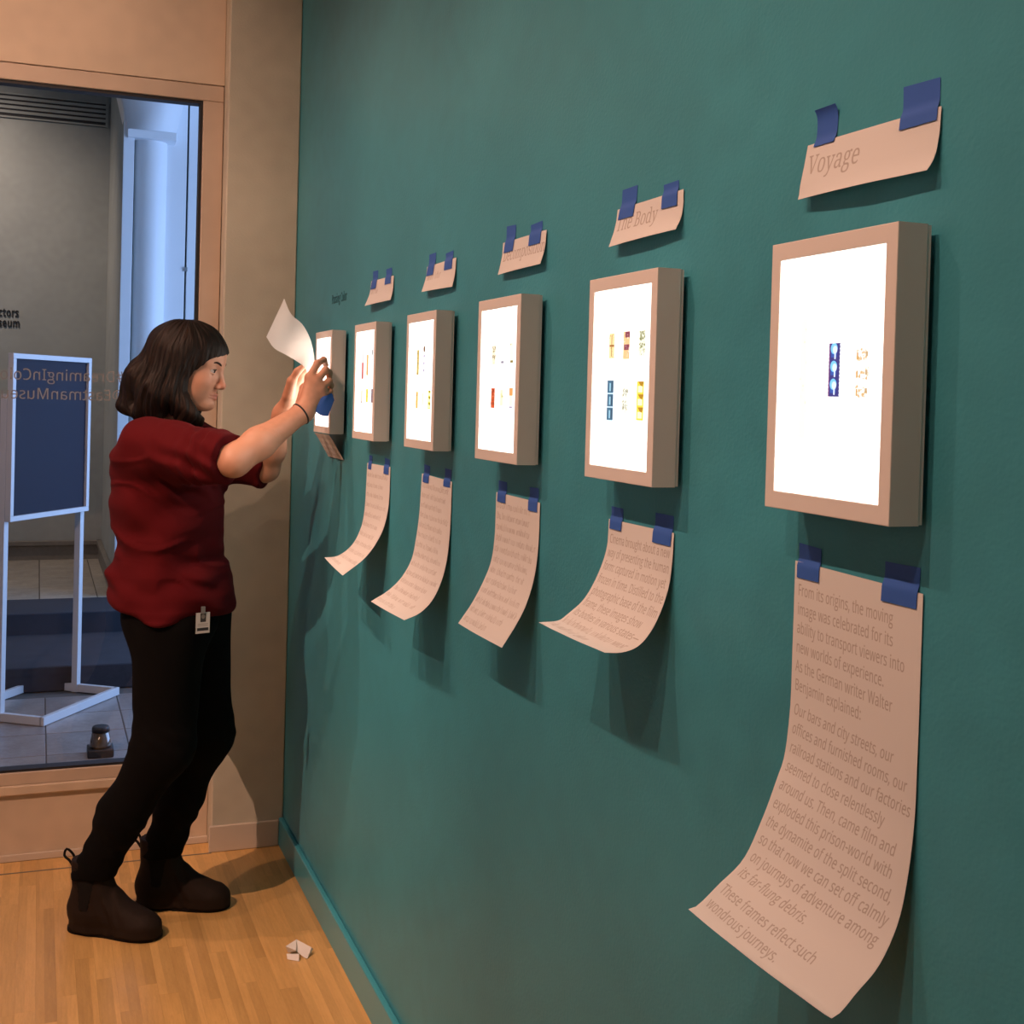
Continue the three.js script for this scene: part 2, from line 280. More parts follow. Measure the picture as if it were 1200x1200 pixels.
// a sheet between two edge curves, with a printed front, a blank back and a hair of thickness
function sheetGeo(L, Rr, n, m, wave = 0, th = 0.0004, dir = null) {
  const A = L, B = Rr, pos = [], uv = [], idx = [], P = [];
  for (let i = 0; i <= n; i++) for (let j = 0; j <= m; j++) {
    const s = j / m, p = A[i].clone().lerp(B[i], s);
    if (wave) p.x -= wave * Math.sin(Math.PI * s) * (i / n) + wave * 0.3 * noise.noise(s * 3, i / n * 5, wave * 900) * (i / n);
    P.push(p);
  }
  const at = (i, j) => P[Math.max(0, Math.min(n, i)) * (m + 1) + Math.max(0, Math.min(m, j))];
  const N = [];
  for (let i = 0; i <= n; i++) for (let j = 0; j <= m; j++) {
    const du = at(i, j + 1).clone().sub(at(i, j - 1)), dv = at(i + 1, j).clone().sub(at(i - 1, j));
    N.push(dv.cross(du).normalize());
  }
  const K = (n + 1) * (m + 1);
  for (const side of [0, 1]) for (let k = 0; k < K; k++) {
    const p = P[k].clone().addScaledVector(N[k], side ? -th : 0); pos.push(p.x, p.y, p.z);
    if (side) uv.push(0.5, 0.002); else uv.push((k % (m + 1)) / m, 1 - Math.floor(k / (m + 1)) / n);
  }
  for (let i = 0; i < n; i++) for (let j = 0; j < m; j++) {
    const a = i * (m + 1) + j, b = a + 1, c = a + m + 1, d = c + 1;
    idx.push(a, c, b, b, c, d); idx.push(a + K, b + K, c + K, b + K, d + K, c + K);
  }
  const rim = [];
  for (let j = 0; j < m; j++) rim.push([j, j + 1]); for (let i = 0; i < n; i++) rim.push([i * (m + 1) + m, (i + 1) * (m + 1) + m]);
  for (let j = m; j > 0; j--) rim.push([n * (m + 1) + j, n * (m + 1) + j - 1]); for (let i = n; i > 0; i--) rim.push([i * (m + 1), (i - 1) * (m + 1)]);
  for (const [a, b] of rim) idx.push(a, b, a + K, b, b + K, a + K);
  const g = new THREE.BufferGeometry(); g.setAttribute('position', new THREE.Float32BufferAttribute(pos, 3)); g.setAttribute('uv', new THREE.Float32BufferAttribute(uv, 2)); g.setIndex(idx);
  const nn = []; for (const sgn of [1, -1]) for (const v of N) nn.push(v.x * sgn, v.y * sgn, v.z * sgn); g.setAttribute('normal', new THREE.Float32BufferAttribute(nn, 3));
  return g;
}
// a strip of tape that lies on the wall above and bends over the sheet below
function tapeGeo(z0, z1, top, bottom, sheetTop, outAt, tilt = 0, curl = 0) {
  const n = 14, mk = (z, e) => { const a = []; for (let i = 0; i <= n; i++) { const s = i / n, y = top + e * (1 - s) + (bottom - top) * s, on = clamp01((sheetTop + 0.006 - y) / 0.008); a.push(V(-(0.0006 + on * (outAt(y, z) + 0.0004) + curl * Math.pow(1 - s, 6)), y, z + tilt * (s - 0.5))); } return a; };
  return sheetGeo(mk(z0, 0.003 * (rnd() - 0.5)), mk(z1, 0.003 * (rnd() - 0.5)), n, 3, 0, 0.0003);
}
const clamp01 = (v) => Math.max(0, Math.min(1, v));
const outOf = (prof) => (y) => { for (let i = 0; i + 1 < prof.length; i++) if (y <= prof[i][1] && y >= prof[i + 1][1]) { const t = (prof[i][1] - y) / (prof[i][1] - prof[i + 1][1]); return prof[i][0] + (prof[i + 1][0] - prof[i][0]) * t; } return y > prof[0][1] ? prof[0][0] : prof[prof.length - 1][0]; };
const GREY = '#d1c9c4';
function textCanvas(wm, hm, draw) { const k = 2600, [c, x] = canvas(Math.round(wm * k), Math.round(hm * k)); x.fillStyle = '#ffffff'; x.fillRect(0, 0, c.width, c.height); x.fillStyle = GREY; draw(x, k, c.width, c.height); return canvasTex(c); }
function lineText(x, s, px, py, size, squeeze, italic) { x.save(); x.translate(px, py); x.transform(squeeze, 0, italic ? -0.16 : 0, 1, 0, 0); x.font = size + 'px sans-serif'; x.fillText(s, 0, 0); x.restore(); }
// word-like grey strokes for lines that the photograph does not let one read
function blurLine(x, x0, x1, y, size) {
  let p = x0; x.save(); x.globalAlpha = 0.5; x.lineWidth = size * 0.13; x.strokeStyle = GREY;
  while (p < x1) {
    const wl = size * (0.8 + rnd() * 2.6), e = Math.min(x1, p + wl);
    for (let q = p; q < e; q += size * 0.27) { const tall = rnd() < 0.22 ? 0.75 : 0.52; x.beginPath(); x.moveTo(q, y); x.lineTo(q, y - size * tall); x.stroke(); if (rnd() < 0.6) { x.beginPath(); x.moveTo(q, y - size * 0.5 * (rnd() < 0.5 ? 0 : 1)); x.lineTo(q + size * 0.25, y - size * 0.5 * (rnd() < 0.5 ? 0 : 1)); x.stroke(); } }
    p = e + size * 0.32;
  }
  x.restore();
}
const HEADS = [
  { zL: -1.159, zR: -0.944, top: 1.8105, L: [[0.002, 1.811], [0.006, 1.788], [0.013, 1.75]], R: [[0.002, 1.809], [0.004, 1.78], [0.009, 1.759], [0.017, 1.747]], text: 'Voyage', size: 0.031, tx: 0.008, ty: 0.036, squeeze: 0.86, wave: 0.004,
    tapes: [[0.015, 0.052, 0.034, 0.004, 0.010, -0.004], [0.158, 0.211, 0.028, 0.014, 0.004, 0.0]], label: 'white paper heading strip reading Voyage, taped to the teal wall' },
  { zL: -1.636, zR: -1.439, top: 1.8045, L: [[0.002, 1.804], [0.005, 1.78], [0.015, 1.748]], R: [[0.002, 1.805], [0.003, 1.773], [0.012, 1.751]], text: 'The Body', size: 0.034, tx: 0.006, ty: 0.038, squeeze: 0.82, wave: 0.003,
    tapes: [[0.010, 0.058, 0.026, 0.017, 0.003, -0.005], [0.140, 0.182, 0.016, 0.019, 0.003, 0.001]], label: 'white paper heading strip reading The Body, taped to the teal wall' },
  { zL: -2.112, zR: -1.906, top: 1.807, L: [[0.002, 1.807], [0.004, 1.78], [0.011, 1.748]], R: [[0.002, 1.807], [0.005, 1.775], [0.012, 1.749]], text: 'Decomposition', size: 0.032, tx: 0.010, ty: 0.039, squeeze: 0.86, wave: 0.002,
    tapes: [[0.012, 0.058, 0.028, 0.020, 0.002, -0.004], [0.132, 0.184, 0.018, 0.020, 0.002, 0]], label: 'white paper heading strip with one long word, beside The Body heading' },
  { zL: -2.583, zR: -2.383, top: 1.8065, L: [[0.002, 1.806], [0.005, 1.78], [0.014, 1.75]], R: [[0.002, 1.807], [0.004, 1.775], [0.009, 1.747]], strokes: [0.012, 0.11], size: 0.026, ty: 0.036, wave: 0.002,
    tapes: [[0.008, 0.056, 0.026, 0.022, 0.003, -0.006], [0.128, 0.178, 0.016, 0.020, 0.002, 0.002]], label: 'white paper heading strip with a faint short word, above the fourth light box' },
  { zL: -3.068, zR: -2.854, top: 1.811, L: [[0.002, 1.813], [0.006, 1.78], [0.018, 1.749]], R: [[0.002, 1.81], [0.004, 1.775], [0.009, 1.751]], strokes: [0.012, 0.08], size: 0.024, ty: 0.035, wave: 0.002,
    tapes: [[0.010, 0.060, 0.026, 0.020, 0.003, -0.006], [0.140, 0.192, 0.020, 0.018, 0.002, 0.002]], label: 'small white paper heading strip above the box beside the person' },
];
function tapesOf(t, h, prof) {
  for (const [a, b, up, down, o, tilt] of h.tapes) add('tape', tapeGeo(h.zL + a, h.zL + b, h.top + up, h.top - down, h.top, (y, z) => { const q = clamp01((z - h.zL) / (h.zR - h.zL)); return outOf(h.L)(y) * (1 - q) + outOf(h.R)(y) * q + h.wave * Math.sin(Math.PI * q) * 0.25; }, tilt, up > 0.03 ? 0.006 : 0.0005), M.tape, t).userData.label = 'strip of blue masking tape';
}
function place(t, pos) { for (const c of t.children) c.geometry.translate(-pos[0], -pos[1], -pos[2]); t.position.set(...pos); }
for (const h of HEADS) {
  const t = thing('heading_sheet', h.label, 'paper', [0, 0, 0], 'paper heading strips above the light boxes');
  const L = resample(h.L.map(([o, y]) => [o, y, h.zL]), 10), Rr = resample(h.R.map(([o, y]) => [o, y, h.zR]), 10), wm = h.zR - h.zL;
  const tex = textCanvas(wm, 0.064, (x, k) => { if (h.text) { x.save(); x.translate(h.tx * k, h.ty * k); x.scale(h.squeeze, 1); x.font = h.size * k + 'px serif'; x.fillText(h.text, 0, 0); x.restore(); } else blurLine(x, h.strokes[0] * k, h.strokes[1] * k, h.ty * k, h.size * k * 0.9); });
  add('sheet', sheetGeo(L, Rr, 10, 12, h.wave), paperMat(tex), t);
  tapesOf(t, h); place(t, [0, 1.75, (h.zL + h.zR) / 2]);
}
const VOYAGE = ['From its origins, the moving', 'image was celebrated for its', 'ability to transport viewers into', 'new worlds of experience.', 'As the German writer Walter', 'Benjamin explained:', '', '/Our bars and city streets, our', '/offices and furnished rooms, our', '/railroad stations and our factories', '/seemed to close relentlessly', '/around us. Then, came film and', '/exploded this prison-world with', '/the dynamite of the split second,', '/so that now we can set off calmly', '/on journeys of adventure among', '/its far-flung debris.', '', 'These frames reflect such', 'wondrous journeys.'];
const BODY = ['Cinema brought about a new', 'way of presenting the human', 'form: captured in motion yet', 'frozen in time. Distilled to the', 'photographic base of the film', 'frame, these images show', 'its bodies in various states—'];
const SHEETS = [
  { zL: -1.158, zR: -0.947, top: 1.346, n: 44, L: [[0.002, 1.348], [0.0022, 1.248], [0.003, 1.177], [0.009, 1.126], [0.017, 1.105], [0.035, 1.06], [0.058, 1.017], [0.088, 0.993], [0.117, 0.971], [0.125, 0.970]],
    R: [[0.002, 1.344], [0.0022, 1.259], [0.0025, 1.177], [0.003, 1.13], [0.008, 1.079], [0.019, 1.029], [0.040, 0.990], [0.064, 0.968], [0.083, 0.951], [0.093, 0.948], [0.099, 0.953]], lines: VOYAGE, y0: 0.037, step: 0.0211, gap: 0.0155, size: 0.0172, squeeze: 0.752, x0: 0.007, wave: 0.003,
    tapes: [[0.005, 0.046, 0.022, 0.016, 0.001, 0], [0.152, 0.204, 0.022, 0.018, 0.001, -0.002]], label: 'long printed text sheet curling off the wall under the Voyage box' },
  { zL: -1.635, zR: -1.437, top: 1.3465, n: 36, L: [[0.002, 1.346], [0.004, 1.306], [0.010, 1.283], [0.024, 1.251], [0.042, 1.225], [0.064, 1.207], [0.078, 1.198], [0.110, 1.196]],
    R: [[0.002, 1.347], [0.004, 1.304], [0.008, 1.275], [0.019, 1.241], [0.033, 1.216], [0.051, 1.198], [0.074, 1.191], [0.099, 1.192]], lines: BODY, y0: 0.034, step: 0.0203, gap: 0.012, size: 0.0185, squeeze: 0.76, x0: 0.007, extra: 2, wave: 0.003,
    tapes: [[0.005, 0.044, 0.020, 0.014, 0.002, 0], [0.142, 0.193, 0.022, 0.018, 0.002, -0.002]], label: 'printed text sheet flipped far out at its foot, under The Body box' },
  { zL: -2.112, zR: -1.902, top: 1.3465, n: 36, L: [[0.002, 1.347], [0.0035, 1.26], [0.009, 1.218], [0.022, 1.184], [0.044, 1.143], [0.070, 1.106]],
    R: [[0.002, 1.346], [0.003, 1.275], [0.008, 1.225], [0.021, 1.177], [0.039, 1.141], [0.064, 1.103]], strokes: 12, wave: 0.002,
    tapes: [[0.008, 0.050, 0.022, 0.016, 0.001, 0], [0.160, 0.200, 0.022, 0.018, 0.001, 0]], label: 'printed text sheet with straight slanting foot under the box with the orange strip' },
  { zL: -2.581, zR: -2.372, top: 1.348, n: 36, L: [[0.002, 1.35], [0.006, 1.259], [0.013, 1.199], [0.021, 1.16], [0.042, 1.122], [0.072, 1.093], [0.111, 1.07]],
    R: [[0.002, 1.347], [0.0035, 1.252], [0.009, 1.185], [0.022, 1.135], [0.041, 1.10], [0.064, 1.079], [0.096, 1.066]], strokes: 14, wave: 0.002,
    tapes: [[0.012, 0.054, 0.022, 0.016, 0.002, 0], [0.158, 0.200, 0.024, 0.014, 0.001, -0.002]], label: 'printed text sheet swept out to a pointed foot under the fourth light box' },
  { zL: -3.06, zR: -2.84, top: 1.3465, n: 36, L: [[0.002, 1.345], [0.007, 1.219], [0.014, 1.18], [0.037, 1.134], [0.075, 1.106], [0.108, 1.103]],
    R: [[0.002, 1.348], [0.005, 1.25], [0.016, 1.199], [0.039, 1.155], [0.065, 1.125], [0.113, 1.089]], strokes: 11, wave: 0.002,
    tapes: [[0.012, 0.044, 0.018, 0.016, 0.002, 0], [0.164, 0.208, 0.020, 0.018, 0.001, 0]], label: 'narrow looking printed text sheet curling out beside the person' },
];
for (const h of SHEETS) {
  const t = thing('text_sheet', h.label, 'paper', [0, 0, 0], 'printed text sheets under the light boxes');
  const L = resample(h.L.map(([o, y]) => [o, y, h.zL]), h.n), Rr = resample(h.R.map(([o, y]) => [o, y, h.zR]), h.n), wm = h.zR - h.zL;
  let hm = 0; for (let i = 0; i < h.n; i++) hm += L[i].distanceTo(L[i + 1]);
  const tex = textCanvas(wm, hm, (x, k, W, H) => {
    if (h.lines) {
      let y = h.y0;
      for (const s of h.lines) { if (!s) { y += h.gap - h.step + h.step * 0.0; y += 0; y += h.step * 0.55; continue; } const it = s[0] === '/'; lineText(x, it ? s.slice(1) : s, h.x0 * k, y * k, h.size * k, h.squeeze, it); y += h.step; }
      for (let e = 0; e < (h.extra ?? 0); e++) { blurLine(x, h.x0 * k, (e ? 0.6 : 0.92) * W, y * k, h.size * k); y += h.step; }
    } else for (let e = 0; e < h.strokes; e++) { const y = (e + 1.35) / (h.strokes + 0.9) * H; blurLine(x, 0.008 * k, W * (e === h.strokes - 1 ? 0.55 : 0.72 + 0.24 * rnd()), y, 0.0165 * k); }
  });
  add('sheet', sheetGeo(L, Rr, h.n, 14, h.wave), paperMat(tex), t);
  tapesOf(t, h); place(t, [0, 1.34, (h.zL + h.zR) / 2]);
}
{ // the short sheet bent out under the last box
  const zL = -3.505, zR = -3.315, prof = [[0.0465, 1.4065], [0.036, 1.392], [0.024, 1.372], [0.012, 1.352], [0.004, 1.338]];
  const tex = textCanvas(zR - zL, 0.085, (x, k, W, H) => { for (let e = 0; e < 4; e++) blurLine(x, 0.008 * k, W * 0.9, (e + 1) * H / 4.4, 0.0165 * k); });
  const t = thing('text_sheet', 'short printed sheet bent out from the wall under the last light box', 'paper');
  add('sheet', sheetGeo(resample(prof.map(([o, y]) => [o, y, zL]), 14), resample(prof.map(([o, y]) => [o, y, zR]), 14), 14, 10, 0.001), paperMat(tex), t);
  place(t, [0, 1.34, -3.41]);
}
const fontSans = await new FontLoader().loadAsync('fonts/droid/droid_sans_regular.typeface.json');
const fontBold = await new FontLoader().loadAsync('fonts/droid/droid_sans_bold.typeface.json');
const fontSerif = await new FontLoader().loadAsync('fonts/droid/droid_serif_regular.typeface.json');
function letters(s, font, size, depth, width) { const g = new TextGeometry(s, { font, size, depth, curveSegments: 4 }); g.computeBoundingBox(); if (width) g.scale(width / (g.boundingBox.max.x - g.boundingBox.min.x), 1, 1); return g; }
{ // the title already set on the wall above the last box
  const g = letters('Passing Color', fontSerif, 0.026, 0.0006, 0.185); g.rotateY(-Math.PI / 2); g.translate(-0.0001, 0, 0);
  const t = add('wall_lettering', g, M.wallLetter); t.position.set(0, 1.783, -3.525); tag(t, 'small dark title lettering on the teal wall above the last light box', 'lettering');
}

// ------------------------------------------------------------------ the lobby behind the glass
const ZS1 = -6.432, ZS2 = -7.285, ZL = -7.784, ZBK = -9.549, XR = 2.3, LH = 3.95;
{
  const fl = structGroup('lobby_floor', 'grey stone tile floor of the lobby behind the glass', 'floor', [0, -0.012, 0]);
  add('grout_bed', bx(XL, XR, -0.15, 0.009, ZS1 - 0.1, ZC - 0.121), M.grout, fl);
  const g = bx(-0.163, 0.163, 0, 0.012, -0.163, 0.163, 0.0015);
  for (let i = -8; i <= 9; i++) for (let k = 0; k < 7; k++) {
    const x = -0.5755 + i * 0.332, z = -4.52 - k * 0.332 + 0.18 - 0.165;
    if (x < XL || x > XR) continue;
    const zz = -4.327 - 0.166 - k * 0.332; if (zz - 0.166 < ZS1 - 0.12) continue;
    const t = add('floor_tile', g, TILES[Math.floor(rnd() * TILES.length)], fl); t.position.set(x, 0, zz); t.position.y = -0.0004 * rnd();
  }
  const st = structGroup('lobby_steps', 'dark carpeted steps rising at the back of the lobby', 'steps', [0, 0, ZS1]);
  add('step', bx(XL, XR, 0, 0.125, ZS2 - ZS1 - 0.05, 0, 0.008), M.carpet, st);
  add('step', bx(XL, XR, 0, 0.245, ZL - ZS1, ZS2 - ZS1, 0.008), M.carpet, st);
  const la = structGroup('lobby_landing', 'beige stone tiled landing above the dark steps', 'floor', [0, 0.245, ZL]);
  add('landing_bed', bx(XL, XR, -0.24, -0.006, ZBK - ZL - 0.1, 0), M.grout, la);
  const g2 = bx(-0.163, 0.163, -0.012, 0, -0.22, 0.22, 0.0015);
  for (let i = -8; i <= 9; i++) for (let k = 0; k < 4; k++) { const x = -0.605 + i * 0.332; if (x < XL || x > XR) continue; add('landing_tile', g2, LANDING[Math.floor(rnd() * 3)], la).position.set(x, 0, -0.2205 - k * 0.4435); }
  structure(add('wall_lobby_back', bx(XL, -0.30, 0, LH, ZBK - 0.12, ZBK), M.greyWall), 'dull grey lobby wall with a vent grille', 'wall');
  const rw = structGroup('wall_lobby_return', 'grey return wall ending in a white trim beside the column', 'wall', [-0.305, 0.245, ZL]);
  add('return_face', bx(-0.035, 0.02, 0, LH - 0.245, ZBK - ZL, -0.02), M.greyWall, rw);
  add('end_trim', bx(-0.042, 0.022, 0, LH - 0.245, -0.02, 0, 0.003), M.whitePaint, rw);
  structure(add('baseboard_lobby', merge([bx(XL, -0.35, 0.245, 0.352, ZBK, ZBK + 0.02), bx(XL, -0.35, 0.352, 0.385, ZBK, ZBK + 0.045, 0.004), bx(-0.362, -0.341, 0.245, 0.352, ZBK, ZL - 0.03), bx(-0.375, -0.341, 0.352, 0.385, ZBK, ZL - 0.03, 0.004)]), M.stoneBase), 'low stone base ledge along the grey lobby wall', 'baseboard');
  const col = structGroup('lobby_column', 'white round column with a flared capital in blue daylight', 'column', [-0.181, 0.245, ZL - 0.105]);
  const shaft = new THREE.CylinderGeometry(0.102, 0.102, 2.84, 40); shaft.translate(0, 1.42, 0); add('shaft', shaft, M.whitePaint, col);
  const capg = new THREE.CylinderGeometry(0.30, 0.20, 0.32, 4, 1); capg.rotateY(Math.PI / 4); capg.translate(0, 3.01, 0); add('capital', capg.toNonIndexed(), M.whitePaint, col); capg.computeVertexNormals();
  add('abacus', bx(-0.25, 0.25, 3.17, 3.30, -0.25, 0.25, 0.004), M.whitePaint, col); add('necking', bx(-0.145, 0.145, 2.80, 2.85, -0.145, 0.145, 0.004), M.whitePaint, col); add('upper_pier', bx(-0.14, 0.2, 3.30, LH - 0.245, -0.2, 0.2), M.whitePaint, col);
  const pw = structGroup('wall_lobby_panel', 'white panelled lobby wall right of the column', 'wall', [0, 0.245, ZL - 0.10]);
  add('panel', bx(-0.085, 0.042, 0, LH - 0.245, -0.06, 0.0, 0.003), M.whitePaint, pw); add('panel', bx(0.054, 1.2, 0, LH - 0.245, -0.05, -0.004, 0.003), M.whitePaint, pw);
  add('joint', bx(0.042, 0.054, 0, LH - 0.245, -0.05, -0.03), M.gasket, pw); add('hinge', bx(0.036, 0.060, 2.02, 2.045, -0.006, 0.01, 0.002), M.steel, pw);
  add('rear_panel', bx(-0.3, XR, 0, LH - 0.245, -0.5, -0.45), M.whitePaint, pw);
  structure(add('wall_lobby_left', bx(XL - 0.12, XL, 0, LH, ZBK, ZC - 0.26), M.greyWall), 'grey lobby wall on the far side', 'wall');
  structure(add('wall_lobby_front', merge([bx(0, XR, 0, LH, -4.325, -4.20), bx(XL, 0, HC, LH, -4.325, -4.20)]), M.greyWall), 'lobby side of the wall beside the gallery window', 'wall');
  structure(add('ceiling_lobby', bx(XL, XR, LH, LH + 0.1, ZBK, -4.20), M.ceiling), 'plain lobby ceiling', 'ceiling');
  // daylight comes from a wide frosted window in the lobby's right-hand wall
  const wz0 = -7.2, wz1 = -4.75, wy0 = 0.35, wy1 = 3.1;
  structure(add('wall_lobby_right', merge([bx(XR, XR + 0.12, 0, wy0, ZL - 0.6, -4.2), bx(XR, XR + 0.12, wy1, LH, ZL - 0.6, -4.2), bx(XR, XR + 0.12, wy0, wy1, wz1, -4.2), bx(XR, XR + 0.12, wy0, wy1, ZL - 0.6, wz0)]), M.whitePaint), 'white lobby wall around the frosted daylight window', 'wall');
  const w2 = structGroup('window_2', 'wide frosted window letting blue daylight into the lobby', 'window', [XR, wy0, (wz0 + wz1) / 2]);
  const pm = std([0.8, 0.85, 0.9], 0.9); pm.emissive.copy(DAY); pm.emissiveIntensity = 1.6;
  add('pane', bx(0.05, 0.06, 0, wy1 - wy0, -(wz1 - wz0) / 2, (wz1 - wz0) / 2), pm, w2);
  for (const z of [-0.4, 0.4]) add('mullion', bx(0.0, 0.05, 0, wy1 - wy0, z - 0.03, z + 0.03), M.whitePaint, w2);
  const l = new THREE.RectAreaLight(DAY, DAYLIGHT_NITS, wz1 - wz0 - 0.02, wy1 - wy0 - 0.02); l.name = 'daylight'; l.position.set(XR - 0.01, (wy0 + wy1) / 2, (wz0 + wz1) / 2); l.lookAt(-5, (wy0 + wy1) / 2, (wz0 + wz1) / 2); scene.add(l);
  // a warm ceiling lamp that washes the grey wall
  const dl = thing('ceiling_downlight', 'small round warm downlight in the lobby ceiling near the grey wall', 'downlight', [-1.75, LH, -8.4]);
  const ring = new THREE.LatheGeometry([[0.06, -0.012], [0.085, -0.012], [0.09, -0.004], [0.09, 0]].map(([a, b]) => new THREE.Vector2(a, b)), 28); add('trim_ring', ring, M.whitePaint, dl);
  const lens = new THREE.CircleGeometry(0.06, 24); lens.rotateX(Math.PI / 2); lens.translate(0, -0.006, 0); const lm = std([0.9, 0.85, 0.8], 0.5); lm.emissive.setRGB(1, 0.72, 0.55); lm.emissiveIntensity = 3; add('lens', lens, lm, dl);
  const s = new THREE.SpotLight(new THREE.Color().setRGB(1, 0.74, 0.60), 13, 0, 62 * R, 0.8, 2); s.name = 'lobby_spot'; s.position.set(-1.75, LH - 0.02, -8.4); s.target.position.set(-1.6, 1.6, -9.5); s.castShadow = true; scene.add(s, s.target);
  // vent grille
  const v = thing('vent_grille', 'long dark slotted vent grille high on the grey lobby wall', 'vent', [-0.94, 3.535, ZBK]);
  add('backing', bx(-0.57, 0.57, -0.085, 0.085, 0.0005, 0.004), M.black, v);
  for (let k = 0; k < 6; k++) { const y = -0.084 + k * 0.0335; add('slat', bx(-0.57, 0.57, y, y + 0.0205 - (k === 0 || k === 5 ? 0.008 : 0), 0.004, 0.016, 0.001), M.greyWall, v); }
  add('end_piece', bx(0.565, 0.585, -0.088, 0.09, 0.0005, 0.017), M.greyWall, v);
  // lettering on the grey wall, only the part that the photograph shows
  for (const [s_, x, y, w, lab] of [['ctors', -1.085, 2.018, 0.134, 'upper'], ['seum', -1.085, 1.942, 0.142, 'lower']]) {
    const t = add('wall_lettering', letters(s_, fontBold, 0.060, 0.006, w), M.letter); t.position.set(x, y, ZBK + 0.0005); tag(t, lab + ' line of raised black letters on the grey lobby wall', 'lettering');
  }
  // white vinyl words on the pane, reading from the lobby side
  for (const [s_, y, lab, wd] of [['#DreamingInColor', 1.539, 'upper', 0.402], ['@EastmanMuseum', 1.478, 'lower', 0.420]]) {
    const gg = letters(s_, fontSans, 0.036, 0.0004, wd); gg.rotateY(Math.PI);
    const t = add('window_lettering', gg, M.vinyl); t.position.set(-0.532, y, ZW - 0.0345); tag(t, lab + ' line of thin grey vinyl letters, seen reversed on the window glass', 'lettering');
  }
  // sign on a two-post stand
  const a = V(-0.937, 0, -5.92), b = V(-0.597, 0, -6.41), mid = a.clone().add(b).multiplyScalar(0.5), len = a.distanceTo(b);
  const sg = thing('sign_stand', 'navy sign board in white metal frame on two posts with flat base frame', 'sign', [mid.x, 0, mid.z]);
  sg.rotation.y = Math.atan2(-(b.z - a.z), b.x - a.x);                               // local x runs along the board, local z is its face
  const H0 = 0.905, H1 = 1.665, hw = len / 2 + 0.012, bw = 0.024;
  add('board', bx(-hw + bw, hw - bw, H0 + bw, H1 - bw, 0.022, 0.030), M.navy, sg);
  add('board_frame', merge([bx(-hw, hw, H1 - bw, H1, 0.016, 0.044, 0.002), bx(-hw, hw, H0, H0 + bw, 0.016, 0.044, 0.002), bx(-hw, -hw + bw, H0 + bw, H1 - bw, 0.016, 0.044, 0.002), bx(hw - bw, hw, H0 + bw, H1 - bw, 0.016, 0.044, 0.002)]), M.whiteMetal, sg);
  add('post', bx(-len / 2 - 0.016, -len / 2 + 0.016, 0.0, 1.48, -0.016, 0.016, 0.002), M.whiteMetal, sg);
  add('post', bx(len / 2 - 0.016, len / 2 + 0.016, 0.0, 1.48, -0.016, 0.016, 0.002), M.whiteMetal, sg);
  const bd = 0.225;
  for (const [x0, x1, z0, z1] of [[-len / 2 - 0.012, len / 2 + 0.012, bd - 0.012, bd + 0.012], [-len / 2 - 0.012, len / 2 + 0.012, -bd - 0.012, -bd + 0.012], [-len / 2 - 0.012, -len / 2 + 0.012, -bd, bd], [len / 2 - 0.012, len / 2 + 0.012, -bd, bd]])
    add('base_bar', bx(x0, x1, 0.002, 0.040, z0, z1, 0.002), M.whiteMetal, sg);
  // a small floor light standing behind the glass
  const fl2 = thing('floor_lamp', 'small dark floor light with amber glass body on the lobby tiles', 'lamp', [-0.531, 0, -5.275]);
  add('base', bx(-0.052, 0.052, 0, 0.034, -0.052, 0.052, 0.006), M.black, fl2);
  const body = new THREE.LatheGeometry([[0.0, 0.034], [0.042, 0.034], [0.044, 0.045], [0.034, 0.098], [0.0, 0.098]].map(([r, h]) => new THREE.Vector2(r, h)), 28);
  add('glass_body', body, phys([0.06, 0.04, 0.022], 0.12, { clearcoat: 1, clearcoatRoughness: 0.05 }), fl2);
  const cp = new THREE.LatheGeometry([[0.0, 0.120], [0.030, 0.120], [0.035, 0.115], [0.036, 0.098], [0.0, 0.098]].map(([r, h]) => new THREE.Vector2(r, h)), 28); add('cap', cp, M.black, fl2);
}

// ------------------------------------------------------------------ fields for the figure
const clamp = (v, a, b) => (v < a ? a : v > b ? b : v);
const smin = (a, b, k) => { const h = Math.max(k - Math.abs(a - b), 0) / k; return Math.min(a, b) - h * h * k * 0.25; };
const smax = (a, b, k) => -smin(-a, -b, k);
function cap(a, b, ra, rb) {
  const [ax, ay, az] = a, dx = b[0] - ax, dy = b[1] - ay, dz = b[2] - az, dd = dx * dx + dy * dy + dz * dz || 1e-9;
  return (x, y, z) => { const px = x - ax, py = y - ay, pz = z - az, h = clamp((px * dx + py * dy + pz * dz) / dd, 0, 1), qx = px - dx * h, qy = py - dy * h, qz = pz - dz * h; return Math.sqrt(qx * qx + qy * qy + qz * qz) - (ra + (rb - ra) * h); };
}
function ell([cx, cy, cz], [rx, ry, rz]) {
  return (x, y, z) => { const a = (x - cx) / rx, b = (y - cy) / ry, c = (z - cz) / rz, k0 = Math.sqrt(a * a + b * b + c * c), a2 = a / rx, b2 = b / ry, c2 = c / rz, k1 = Math.sqrt(a2 * a2 + b2 * b2 + c2 * c2); return k1 < 1e-9 ? -Math.min(rx, ry, rz) : k0 * (k0 - 1) / k1; };
}
const ball = (c, r) => (x, y, z) => Math.hypot(x - c[0], y - c[1], z - c[2]) - r;
function join(list, k) { return (x, y, z) => { let d = list[0](x, y, z); for (let i = 1; i < list.length; i++) d = smin(d, list[i](x, y, z), k); return d; }; }
function chain(pts, radii, k = 0.006) { const l = []; for (let i = 0; i + 1 < pts.length; i++) l.push(cap(pts[i], pts[i + 1], radii[i], radii[i + 1])); return l.length > 1 ? join(l, k) : l[0]; }
